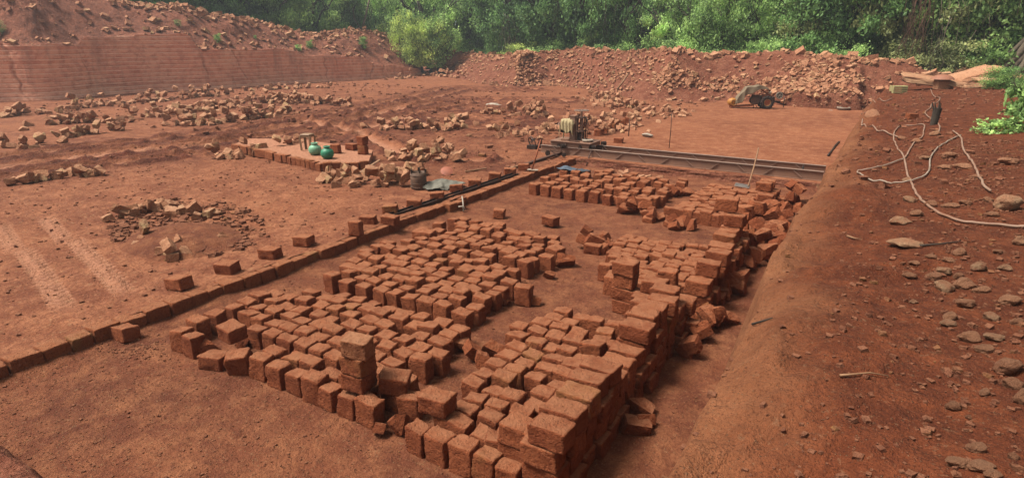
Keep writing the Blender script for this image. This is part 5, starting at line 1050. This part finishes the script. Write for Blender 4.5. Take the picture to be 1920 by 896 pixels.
# stump, fallen leaf-like disc, brick, crate
x, y, z = hit(1750, 234); t = empty('tree_stump', (x, y, z - 0.05)); tag(t, 'short dark charred stump on the bank beside the cable', 'stump')
MB().tube((0, 0, 0), (0.02, 0, 0.42), 0.07, 0.085, n=12).build('trunk', M_BARKD, t); 
for k in range(7): a = k * 0.9; MB().tube((0.06 * math.cos(a), 0.06 * math.sin(a), 0.38), (0.09 * math.cos(a) - 0.03, 0.09 * math.sin(a), 0.5 + R.uniform(0, .08)), 0.02, 0.006, n=5).build('splinter', M_BARKD, t)
x, y, z = hit(1634, 219); o = ob('flat_stone', BO[2], M_BOULDER, None, (x, y + 0.1, z + 0.06), (0.8, 0, 0.4), (0.36, 0.32, 0.07)); tag(o, 'flat round ochre stone tilted at the bank edge beside the cable', 'stone')
x, y, z = hit(1709, 223); o = ob('brick', FL[4], None, None, (x, y, z + 0.06), (0, 0, 0.5), (0.8, 0.9, 0.9)); tag(o, 'lone brick lying on the upper bank left of the stump', 'brick')
x, y, z = hit(1683, 176); t = empty('yellow_crate', (x, y + 0.2, z)); t.rotation_euler = (0, 0, 0.4); tag(t, 'pale yellow slatted crate half sunk at the far bank', 'crate')
M_YC = plain('pale_yellow', 'C7BC84', 0.7, 0, '9A8A5A', 6, 0.6)
for k in range(4): MB().box((0, -0.2, 0.05 + 0.07 * k), (0.5, 0.02, 0.045)).build('slat', M_YC, t)
for sx in (-1, 1): MB().box((sx * 0.24, 0, 0.15), (0.03, 0.4, 0.3)).build('side', M_YC, t)
MB().box((0, 0, 0.28), (0.48, 0.38, 0.02)).build('lid', M_YC, t)
# big tilted rock slabs and the capped block
SLB = [to_me(sub_box(11, (1, 0.9, 0.8), 0.10, 0.10, 500 + i, 2.6, 0.3), 'slab_rock') for i in range(8)]
add_mat(SLB, M_BOULDER)
for m in SLB: smooth_me(m)
def rslab(px_, py_, dims, rot, lab, m=M_BOULDER, k=0, dz=0.15):
    x, y, z = hit(px_, py_); o = ob('rock_slab', SLB[k], None, None, (x, y + 0.3, z + dz), rot, (dims[0] * .85, dims[1] * .8, dims[2] * .8))
    if m is not M_BOULDER: o.material_slots[0].link = 'OBJECT'; o.material_slots[0].material = m
    tag(o, lab, 'rock')
rslab(1735, 168, (2.2, 1.3, 0.42), (0.1, 0.12, 0.4), 'broad pale rock slab jutting left of the capped block', k=1, dz=0.35)
rslab(1815, 160, (2.0, 1.2, 0.4), (0.25, -0.35, 0.5), 'grey tilted rock slab right behind the capped block', M_STONE, 3, 0.35)
rslab(1840, 148, (2.4, 1.2, 0.6), (0.2, -0.3, 0.2), 'red rock slab stepping up toward the rooted tree', M_STONE, 5, 0.5)
rslab(1862, 162, (1.3, 0.8, 0.4), (0.1, -0.1, 0.4), 'red angular slab below the rooted tree', M_STONE, 6, 0.2)
rslab(1795, 166, (1.3, 0.6, 0.25), (0.1, 0.15, 0.5), 'pale weathered slab right of the capped block', k=7, dz=0.15)
rslab(1828, 166, (0.9, 0.6, 0.3), (0, 0, 0.5), 'ochre flat rock at the foot of the tilted slabs', k=2, dz=0.08)
for i, (a, b) in enumerate([(1700, 122), (1715, 128), (1690, 126), (1780, 140), (1800, 138), (1825, 136), (1880, 132), (1900, 150), (1722, 136)]):
    x, y, z = hit(a, b + 10); o = ob('boulder', BO[(i * 3) % 8], None, None, (x, y, z + 0.25), (0, 0, R.random() * 6), (R.uniform(.8, 1.3), R.uniform(.6, .9), R.uniform(.5, .9))); o.material_slots[0].link = 'OBJECT'; o.material_slots[0].material = M_STONE
    tag(o, 'red boulder on the far crest before the trees, %s from the left' % ORD[1 + sorted([1700, 1715, 1690, 1780, 1800, 1825, 1880, 1900, 1722]).index(a)], 'boulder', 'red boulders on the far crest')
x, y, z = hit(1763, 168); t = empty('capped_block', (x, y, z)); tag(t, 'square block pillar with an upturned pale basin as cap', 'pillar')
t.scale = (0.92, 0.92, 0.72)
MB().box((0, 0, 0.24), (0.5, 0.42, 0.48), (0, 0, .4), bev=0.03).build('block', M_STONE, t); MB().box((0, 0, 0.52), (0.5, 0.38, 0.06), (0, 0, .4)).build('top_slab', M_BOULDER, t)
MB().lathe([(0.46, 0.56), (0.44, 0.6), (0.36, 0.7), (0.22, 0.79), (0.08, 0.82), (0.002, 0.825)], close=False, n=30).build('basin_cap', plain('dusty_pink', 'B4765A', 0.7, 0, '9C6A52', 5, .5), t, True)
# twigs on the bank
def twig(pts, r, lab, mat=M_WOOD, nm='twig'):
    P = [Vector(hit(a, b)) + Vector((0, 0, r + 0.008)) for a, b in pts]; o = MB().path(P, r, 6, r * 0.4).build(nm, mat, None, True); tag(o, lab, 'twig')
twig([(1574, 708), (1600, 706), (1630, 703), (1665, 709)], 0.007, 'long thin pale twig lying on the dark gravel of the near bank', M_WOOD)
twig([(1410, 612), (1430, 606), (1448, 600)], 0.010, 'short dark stick at the bank edge above the trench', M_BARKD)
twig([(1588, 446), (1600, 450), (1612, 452)], 0.012, 'pale bone-like stick on the bank', M_WOOD)
twig([(1724, 464), (1760, 461), (1800, 456)], 0.010, 'thin dark stick below the long flat boulder', M_BARKD)
# sticks on the rubble bank
for i, (a, b) in enumerate([((1157, 168), (1168, 147)), ((908, 142), (918, 131))]):
    p = Vector(gp(*a, 0.45 if i == 0 else 0.6)); o = MB().path([p, p + Vector((0.2, 0.35, 0.42)), p + Vector((0.35, 0.7, 0.85 if i == 0 else 0.6))], 0.05, 6).build('wooden_stick', M_WOOD, None, True); tag(o, ('pale wooden stick leaning on the middle of the rubble bank', 'pale wooden stick leaning on the left of the rubble bank')[i], 'stick')

# ================================================================ VEGETATION
def leaf_cloud(seed, clumps, per, spread, leaf, shell=0.55, flat=1.0, bottom=-1.0, arr_=None):
    r = np.random.RandomState(seed); C = []
    while len(C) < clumps:
        p = r.uniform(-1, 1, 3)
        if shell < np.linalg.norm(p) < 1.0 or (r.rand() < 0.12 and np.linalg.norm(p) < 1): C.append(p)
    C = np.array(C) * r.uniform(0.62, 1.28, (len(C), 1)); n = len(C) * per
    cid = np.repeat(np.arange(len(C)), per); sp = spread * r.uniform(0.6, 1.3, len(C))[cid]
    P = C[cid] + r.normal(0, 1, (n, 3)) * sp[:, None] * np.array([1, 1, 0.62 * flat])
    P = P[(np.linalg.norm(P, axis=1) < 1.6) & (P[:, 2] > bottom)]; cid = cid[:0] if False else None; n = len(P)
    d = r.normal(0, 1, (n, 3)); d[:, 2] -= 0.5; d /= np.linalg.norm(d, axis=1)[:, None]; u = np.cross(d, r.normal(0, 1, (n, 3)) * [0.6, 0.6, 1.0] + [0, 0, 0.8]); u /= np.linalg.norm(u, axis=1)[:, None]
    L = leaf * r.uniform(0.6, 1.35, n)[:, None]; W = L * 0.32; nn = np.cross(d, u)
    V = np.stack([P - d * L * 0.5, P + u * W + nn * W * .35, P + d * L * 0.5, P - u * W + nn * W * .35], 1).reshape(-1, 3)
    Fc = np.arange(4 * n).reshape(-1, 4); Fc = np.concatenate([Fc[:, [0, 1, 2]], Fc[:, [0, 2, 3]]]); me = mesh_np('crown', V, Fc)
    cl = 0.5 + 0.28 * np.sin(P[:, 0] * 5.1 + seed) * np.sin(P[:, 1] * 4.3) + 0.22 * np.sin(P[:, 2] * 7 + P[:, 0] * 3)
    attr(me, 'lv', np.repeat(np.clip(cl + r.normal(0, 0.22, n), 0, 1), 4)); me.materials.append(M_LEAF); return me
CR = [leaf_cloud(i, 70, 230, 0.11, 0.058, 0.5) for i in range(5)]
CS = [leaf_cloud(20 + i, 34, 150, 0.17, 0.085, 0.3, 1.0, -0.75) for i in range(4)]
def trunk_me(seed, hgt_=1.0):
    r = random.Random(seed); mb = MB(); P = [Vector((0, 0, -0.08))]
    for k in range(1, 7): P.append(Vector((P[-1].x + r.uniform(-.04, .04), P[-1].y + r.uniform(-.04, .04), k * 0.1 * hgt_)))
    mb.path(P, 0.035, 9, 0.018)
    for k in range(7):
        b = P[2 + k % 5]; a = r.uniform(0, 6.28); l = r.uniform(0.22, 0.42); q = [b]
        for j in range(1, 5): q.append(b + Vector((math.cos(a + .1 * j) * l * j / 4, math.sin(a + .1 * j) * l * j / 4, l * j / 4 * r.uniform(0.6, 1.1))))
        mb.path(q, 0.016, 6, 0.004)
        for j in (2, 3):
            a2 = a + r.choice((-1, 1)) * 0.8; mb.path([q[j], q[j] + Vector((math.cos(a2), math.sin(a2), 0.7)) * 0.12, q[j] + Vector((math.cos(a2), math.sin(a2), 0.9)) * 0.2], 0.007, 5, 0.002)
    bmesh.ops.recalc_face_normals(mb.bm, faces=mb.bm.faces); me = bpy.data.meshes.new('trunk'); mb.bm.to_mesh(me); mb.bm.free(); me.materials.append(M_BARKD); smooth_me(me); return me
TK = [trunk_me(i) for i in range(4)]
TONE = {'d': '7AA45E', 'm': '9AC070', 'b': 'BEE48C', 'y': 'D0E884', 'o': 'B0BA7C', 'k': '688E54', 'h': '5F8050'}
def away(px_, dist): d = ray(px_, 75); d = d[:2] / np.linalg.norm(d[:2]); return float(d[0] * dist), float(d[1] * dist)
_rimp = np.concatenate([CL[7], np.stack([BK[0][:520, 47], BK[1][:520, 47]], 1)]); _rimx = np.array([proj((a, b, 2))[0] for a, b in _rimp]); _rimd = np.linalg.norm(_rimp, axis=1)
def rim(px_): 
    i = np.abs(_rimx - px_) < 25
    v_ = float(_rimd[i].max()) if i.any() else (36.0 if px_ > 1500 else 55.0); return max(v_, 55.5) if 690 < px_ < 870 else v_
def rimz(px_):
    return float(np.interp(px_, [0, 200, 400, 600, 800, 1000, 2000], [5.5, 5.0, 3.9, 2.8, 1.6, 1.2, 1.2]))
def tree(px_, dist, zb, H, rad, tone, lab, low=0.42, group='trees beyond the quarry rim', cat='tree', nm='tree'):
    dist = rim(px_) + (4.2 if 'second rank' not in lab else 12) + R.uniform(-.5, 1.2); zb = rimz(px_) - 0.3; x, y = away(px_, dist); t = empty(nm, (x, y, zb), R.uniform(0, 6.28)); tag(t, lab, cat, group); k = R.randrange(5)
    ob('trunk', TK[k % 4], None, t, sc=(H, H, H))
    c = ob('crown', CR[k], None, t, (0, 0, H * (1 + low) / 2 - 0.1), (0, 0, R.uniform(0, 6)), (rad, rad, H * (1 - low) / 2 * 1.05)); c.color = L5(TONE[tone]); return t
def shrub(px_, dist, zb, rad, hh, tone, lab, group='shrubs along the quarry rim', nm='shrub', cat='shrub'):
    dist = rim(px_) + R.uniform(1.6, 2.4); zb = rimz(px_) - (1.0 if 700 < px_ < 900 else 0.6); x, y = away(px_, dist); t = empty(nm, (x, y, zb), R.uniform(0, 6.28)); tag(t, lab, cat, group)
    ob('stem', TK[R.randrange(4)], None, t, sc=(hh, hh, hh))
    c = ob('foliage', CS[R.randrange(4)], None, t, (0, 0, hh * 0.55), (0, 0, R.uniform(0, 6)), (rad, rad, hh * 0.62)); c.color = L5(TONE[tone]); return t
TL = [ # px, distance, base z, height, radius, tone, label, low
 (215, 53, 4.6, 6, 3.0, 'd', 'dark tree above the left end of the spoil mound', 0.0), (300, 52, 4.0, 6, 2.6, 'd', 'dark dense tree over the mound, second from the left', 0.0), (375, 52, 4.0, 7, 2.8, 'k', 'very dark tree over the mound dip', 0.0), (450, 52, 3.4, 7, 2.6, 'd', 'dark tree behind the tumbled stones on the mound', 0.0),
 (520, 52, 3.0, 7, 2.6, 'm', 'mid green tree behind the dark boulder on the mound', 0.0), (590, 51, 3.0, 7, 2.8, 'm', 'leafy tree left of the bare vine tangle', 0.0), (655, 52, 2.6, 8, 2.6, 'd', 'dark tree behind the pale leaning trunk', 0.0),
 (735, 54, 2.0, 9, 2.8, 'b', 'green tree between the vine tangle and bright shrubs', 0.05), (800, 55, 1.6, 9, 3.2, 'b', 'light tree standing above the bright yellow green shrubs', 0.1), (880, 52, 1.2, 10, 3.6, 'm', 'big round tree right of the bright shrubs', 0.02),
 (960, 53, 1.2, 10, 3.4, 'd', 'tall dark tree above the dry creeper', 0.05), (1040, 52, 1.2, 11, 3.8, 'k', 'very dark tree in the middle of the forest edge', 0.05), (1110, 50, 1.2, 10, 3.2, 'd', 'dark glossy tree above the bank crest boulder', 0.0),
 (1175, 49, 1.2, 9, 2.8, 'd', 'dark tree just left of the bright loose tree', 0.05), (1225, 48, 1.2, 6.6, 2.0, 'd', 'narrow dark tree beside the hazy gap', 0.0), (1290, 44, 1.2, 6.4, 2.6, 'b', 'bright green loose tree behind the bank', 0.0),
 (1345, 46, 1.2, 6.8, 2.4, 'm', 'mid green tree right of the bright loose one', 0.0), (1400, 44, 1.2, 6.2, 2.2, 'b', 'light green tree before the hazy hill', 0.0), (1455, 46, 1.2, 5.4, 2.2, 'm', 'low green tree under the hazy gap', 0.0),
 (1520, 44, 1.2, 5.6, 2.0, 'o', 'olive tree at the left side of the forked dark tree', 0.0), (1580, 42, 1.2, 9, 3.2, 'd', 'forked dark leaved tree behind the tractor end', 0.12), (1655, 43, 1.2, 9, 3.0, 'd', 'dark tree right of the forked one', 0.05),
 (1700, 45, 1.2, 9, 3.0, 'o', 'olive creeper covered tree', 0.0), (1765, 42, 1.3, 9, 3.2, 'o', 'broad olive tree left of the rooted trunk', 0.0), (1830, 42, 1.3, 9, 3.2, 'm', 'green tree directly left of the rooted trunk', 0.0), (1890, 40, 1.3, 9, 3.2, 'k', 'dark shaded tree behind the rooted trunk', 0.0), (1960, 40, 1.3, 9, 3.2, 'd', 'dark tree at the right picture edge', 0.0)]
for a in TL: tree(a[0], a[1], a[2], a[3], a[4], a[5], a[6], a[7])
k2 = 0
for px_ in range(150, 2050, 58):                     # second rank, seen in the gaps
    if 1235 < px_ < 1275 or 1415 < px_ < 1535: continue
    tree(px_ + R.uniform(-15, 15), R.uniform(58, 66), 1.2, R.uniform(9, 11), R.uniform(3.0, 4.0), R.choice('kddm'), 'tree of the darker second rank seen through gaps of the first', 0.0, 'trees of the second rank')
SL = [(718, 0, 0, 'y'), (745, 0, 0, 'b'), (772, 0, 0, 'y'), (805, 0, 0, 'y'), (838, 0, 0, 'y'), (205, 47, 4.5, 'm'), (330, 48, 3.9, 'd'), (470, 47, 3.0, 'd'), (545, 47, 2.4, 'm'), (690, 46, 1.9, 'm'), (728, 46, 1.7, 'y'), (758, 47, 1.3, 'y'), (790, 47, 1.0, 'y'), (820, 48, 1.0, 'b'), (852, 48, 1.2, 'b'), (890, 48, 1.3, 'm'), (930, 48, 1.3, 'd'), (975, 46, 1.3, 'y'), (1010, 46, 1.4, 'b'), (1060, 46, 1.4, 'm'), (1105, 44, 1.5, 'm'),
      (1150, 42, 1.4, 'b'), (1190, 42, 1.4, 'm'), (1240, 40, 1.4, 'm'), (1270, 40, 1.4, 'b'), (1320, 39, 1.4, 'b'), (1370, 39, 1.4, 'm'), (1420, 38, 1.3, 'm'), (1465, 38, 1.3, 'b'), (1500, 38, 1.2, 'd'), (1550, 38, 1.2, 'm'), (1600, 37, 1.2, 'b'), (1650, 38, 1.1, 'm'), (1690, 38, 1.1, 'o'), (1730, 37, 1.1, 'o'), (1775, 37, 1.2, 'o'), (1815, 37, 1.3, 'o'), (1855, 36, 1.3, 'm')]
tn = {'m': 'green', 'd': 'dark green', 'y': 'bright yellow green', 'b': 'light green', 'o': 'olive'}
pl = ['on the left part of the spoil mound', 'over the cliff', 'left of the bank corner', 'behind the left of the rubble bank', 'behind the middle of the rubble bank', 'behind the tractor', 'behind the right end of the rubble bank', 'by the capped block']
_sc = {}
for i, (px_, ds, zb, tn_) in enumerate(sorted(SL)):
    w_ = pl[min(7, [k for k, e in enumerate((350, 600, 800, 950, 1280, 1550, 1720, 9999)) if px_ < e][0])]
    shrub(px_, ds, zb, R.uniform(1.0, 1.5) * (1.2 if 700 < px_ < 870 else 1.15 if tn_ in 'yb' else 1), R.uniform(1.6, 2.7) * (1.45 if 700 < px_ < 870 else 1), tn_, '%s shrub %s, %s from the left' % (tn[tn_], w_, ORD[_sc.setdefault((tn_, w_), 0) + 1]), 'shrubs ' + w_); _sc[(tn_, w_)] += 1
# small tufts on the cliff and mound
for px_, py_, s, tn_, lb in [(372, 48, 0.35, 'o', 'thin green tuft in the crack above the cliff step'), (432, 78, 0.5, 'm', 'leafy sprig hanging at the top of the cracked cliff'), (512, 73, 0.2, 'm', 'tiny sprig on the slope right of the hanging one'), (578, 95, 0.4, 'b', 'light tuft at the cliff shoulder, left of a pair'), (606, 90, 0.55, 'm', 'darker tuft at the cliff shoulder, right of a pair'), (712, 88, 0.7, 'm', 'bushy weed on the slope below the vine tangle'), (808, 117, 0.5, 'b', 'green weed in the notch between cliff and bank'), (22, 62, 0.5, 'o', 'dusty weed on the dark ledge at the far left')]:
    i = int(np.clip((px_ + 140) / 952 * 759, 0, 759)); MX_, MY_, MZ_ = CL[6]; best = min(range(0, 40), key=lambda j: abs(proj((MX_[i, j], MY_[i, j], MZ_[i, j]))[1] - py_))
    t = empty('weed', (MX_[i, best], MY_[i, best], MZ_[i, best])); tag(t, lb, 'weed'); o = ob('foliage', CS[R.randrange(4)], None, t, (0, 0, s * 0.3), (0, 0, R.random()), (s * .6, s * .6, s * .75)); o.color = L5(TONE[tn_])
    MB().path([(0, 0, -0.05), (0.02, 0, s * 0.3)], 0.02, 5).build('stem', M_BARKD, t)
x, y, z = hit(1633, 171); t = empty('weed', (x, y, z)); tag(t, 'small bright green tuft at the far end of the bank edge', 'weed'); o = ob('foliage', CS[1], None, t, (0, 0, 0.1), sc=(0.2, 0.2, 0.2)); o.color = L5(TONE['y']); MB().path([(0, 0, -0.05), (0.0, 0, 0.1)], 0.01, 5).build('stem', M_BARKD, t)
# low weeds along the pipe at the bank foot
V_ = []
items = []
# leaning pale trunk and vine tangle above the cliff
x, y = away(672, rim(672) + 0.8); t = empty('leaning_trunk', (x, y, 2.6)); tag(t, 'pale thin leaning trunk rising from the vine tangle above the cliff', 'tree trunk')
rx = Vector((_rt[0], _rt[1], 0))
MB().path([Vector((0, 0, -0.3)), rx * 0.3 + Vector((0, 0, 1.2)), rx * 0.8 + Vector((0, 0, 2.6)), rx * 1.4 + Vector((0, 0, 4.5))], 0.13, 9, 0.07).build('trunk', M_BARK, t, True)
MB().path([rx * 0.35 + Vector((0, 0, 1.4)), rx * -0.2 + Vector((0, 0, 2.3)), rx * -0.3 + Vector((0, 0, 3.6))], 0.06, 7, 0.03).build('limb', M_BARK, t, True)
def vines(nm, px0, px1, dist, z0, z1, n, lab, mat):
    mb = MB(); dist = rim((px0 + px1) / 2) + 1.2
    for _ in range(n):
        x, y = away(R.uniform(px0, px1), dist + R.uniform(-.6, .6)); a = Vector((x, y, R.uniform(z1 * .8, z1 * 1.5))); P = [a]
        for k in range(6): P.append(P[-1] + rx * R.gauss(0, 0.14) + Vector((R.gauss(0, .08), R.gauss(0, .08), -(a.z - z0) / 6)))
        mb.path(P, 0.013, 5, 0.006)
    o = mb.build(nm, mat, None, True); tag(o, lab, 'vines', None, 'stuff')
vines('dry_vines', 640, 720, 46.5, 2.2, 5.6, 60, 'brown tangle of dry hanging vines above the right of the cliff', M_BARKD)
vines('dry_vines', 1690, 1730, 38, 1.5, 4.8, 40, 'reddish dry creepers hanging in the olive tree', plain('dry_creeper', '7A5440', 0.9, 0, '4E3A2C', 5, .5))
vines('dry_vines', 1745, 1860, 36.5, 1.2, 3.6, 14, 'thin bare stems before the olive trees', M_BARK)
vines('dry_vines', 940, 1000, 45.5, 1.4, 3.8, 26, 'pale dry stems before the middle trees', M_BARK)
vines('dry_vines', 1040, 1500, 46, 1.4, 6.0, 40, 'thin stems hanging along the middle forest edge', M_BARKD)
# rooted tree on the right
x, y, z = hit(1893, 150); t = empty('rooted_tree', (x, y, z)); t.scale = (1.35,) * 3; tag(t, 'grey trunk with thick spreading aerial roots at the right picture edge', 'tree')
fx = Vector((_fh[0], _fh[1], 0)); top = rx * 0.85 + Vector((0, 0, 2.1))
for i, (dx, df, bz, r0) in enumerate([(-0.55, 0.2, 0.15, 0.10), (-0.42, -0.3, -0.25, 0.09), (-0.1, -0.2, -0.1, 0.12), (0.1, 0.3, 0, 0.12), (-0.62, 0.5, 0.45, 0.07), (0.25, -0.25, -0.2, 0.08), (0.5, 0.1, 0, 0.14), (-0.25, 0.1, 0.1, 0.1), (0.75, -0.2, 0, 0.12)]):
    b = rx * dx + fx * df + Vector((0, 0, bz - 0.15)); m1 = b.lerp(top, 0.45) + rx * 0.10 + Vector((0, 0, -0.12)); m2 = b.lerp(top, 0.8) + Vector((0, 0, 0.02)) + rx * 0.02 * i
    MB().path([b, b.lerp(m1, .5) + Vector((0, 0, -.03)), m1, m2, top + rx * 0.04 * (i - 4)], r0 * 0.75, 9, r0 * 1.3).build('root', M_BARK, t, True)
MB().path([top - Vector((0, 0, .2)), top + rx * 0.05 + Vector((0, 0, 0.6)), top + rx * -0.05 + Vector((0, 0, 1.2)), top + rx * -0.5 + Vector((0, 0, 2.0)), top + rx * -0.8 + Vector((0, 0, 3.2))], 0.3, 12, 0.2).build('trunk', M_BARK, t, True)
for k in range(6): a = top + rx * R.uniform(-1.3, -0.4) + Vector((0, 0, R.uniform(1.2, 2.2))); MB().path([top + Vector((0, 0, 1.5)) - rx * 0.2, a, a + rx * R.uniform(-.3, .1) + Vector((0, 0, -R.uniform(0.5, 1.4)))], 0.03, 5, 0.01).build('aerial_root', M_BARK, t, True)
c = ob('crown', CR[2], None, t, (0.9, 1.2, 6.2), (0, 0, 1), (3.4, 3.4, 2.6)); c.color = L5(TONE['d'])
# bushes on the right-hand bank
def bush_at(px_, py_, rad, hh, tone, lab, me, lift=0.35):
    x, y, z = hit(px_, py_); t = empty('bush', (x, y, z)); tag(t, lab, 'bush'); o = ob('foliage', me, None, t, (0, 0, hh * lift), (0, 0, R.random() * 6), (rad, rad, hh * 0.6)); o.color = L5(TONE[tone]); ob('stem', TK[1], None, t, sc=(hh * .8,) * 3)
BL = [leaf_cloud(60 + i, 26, 26, 0.2, 0.24, 0.2, 1.0, -0.9) for i in range(3)]
bush_at(1925, 236, 0.40, 1.25, 'm', 'fresh green leafy bush at the right edge of the bank', BL[0], 0.5)
bush_at(1895, 246, 0.34, 0.42, 'm', 'low creeping part of fresh green leaves beside the edge bush', BL[1])
bush_at(1855, 249, 0.28, 0.3, 'b', 'small creeping green shoot at the tip of the leafy patch', BL[2])
bush_at(1875, 168, 0.7, 0.8, 'm', 'bluish green weeds under the aerial roots', CS[0]); bush_at(1900, 165, 0.6, 0.8, 'd', 'dark weeds right of the aerial roots', CS[2])
# far wooded hill
def hill():
    a = np.linspace(-0.6, 0.75, 240); r = np.linspace(110, 330, 60); A, D = np.meshgrid(a, r, indexing='ij'); X = D * np.sin(A) * 1.0; Y = D * np.cos(A)
    # azimuth centred on the gap in the trees
    Z = 42 * sstep(115, 260, D) * (0.8 + 0.25 * np.sin(A * 6 + 1)) + 2.2 * np.abs(fbm(X, Y, 0.16, 4, 90)) * 3 * sstep(110, 130, D) - 0.5
    me = grid_mesh('wooded_hill', X, Y, Z); k = NM('far_canopy', 0.9, 0.1); p = k.pos(); k.l(k.mix(k.rng(k.noise(p, 0.35, 6, 0.7), 0.4, 0.65), L3('33492A'), L3('56703C')), k.b.inputs['Base Color']); k.l(k.bump(k.noise(p, 0.8, 5, .7), 2.0), k.b.inputs['Normal']); me.materials.append(k.m)
    tag(ob('wooded_hill', me), kind='structure')
hill()
# soft damp air between the quarry and the hill
HZ = True
if HZ:
    k = bpy.data.materials.new('damp_air'); k.use_nodes = True; tt_ = k.node_tree; tt_.nodes.clear(); oo = tt_.nodes.new('ShaderNodeOutputMaterial'); pv = tt_.nodes.new('ShaderNodeVolumePrincipled')
    pv.inputs['Color'].default_value = (0.80, 0.90, 1.0, 1); pv.inputs['Density'].default_value = 0.0013; pv.inputs['Anisotropy'].default_value = 0.3; tt_.links.new(pv.outputs[0], oo.inputs['Volume'])
    o = MB().box((0, 0, 29.5), (1500, 1500, 63)).build('haze', k); tag(o, kind='stuff')
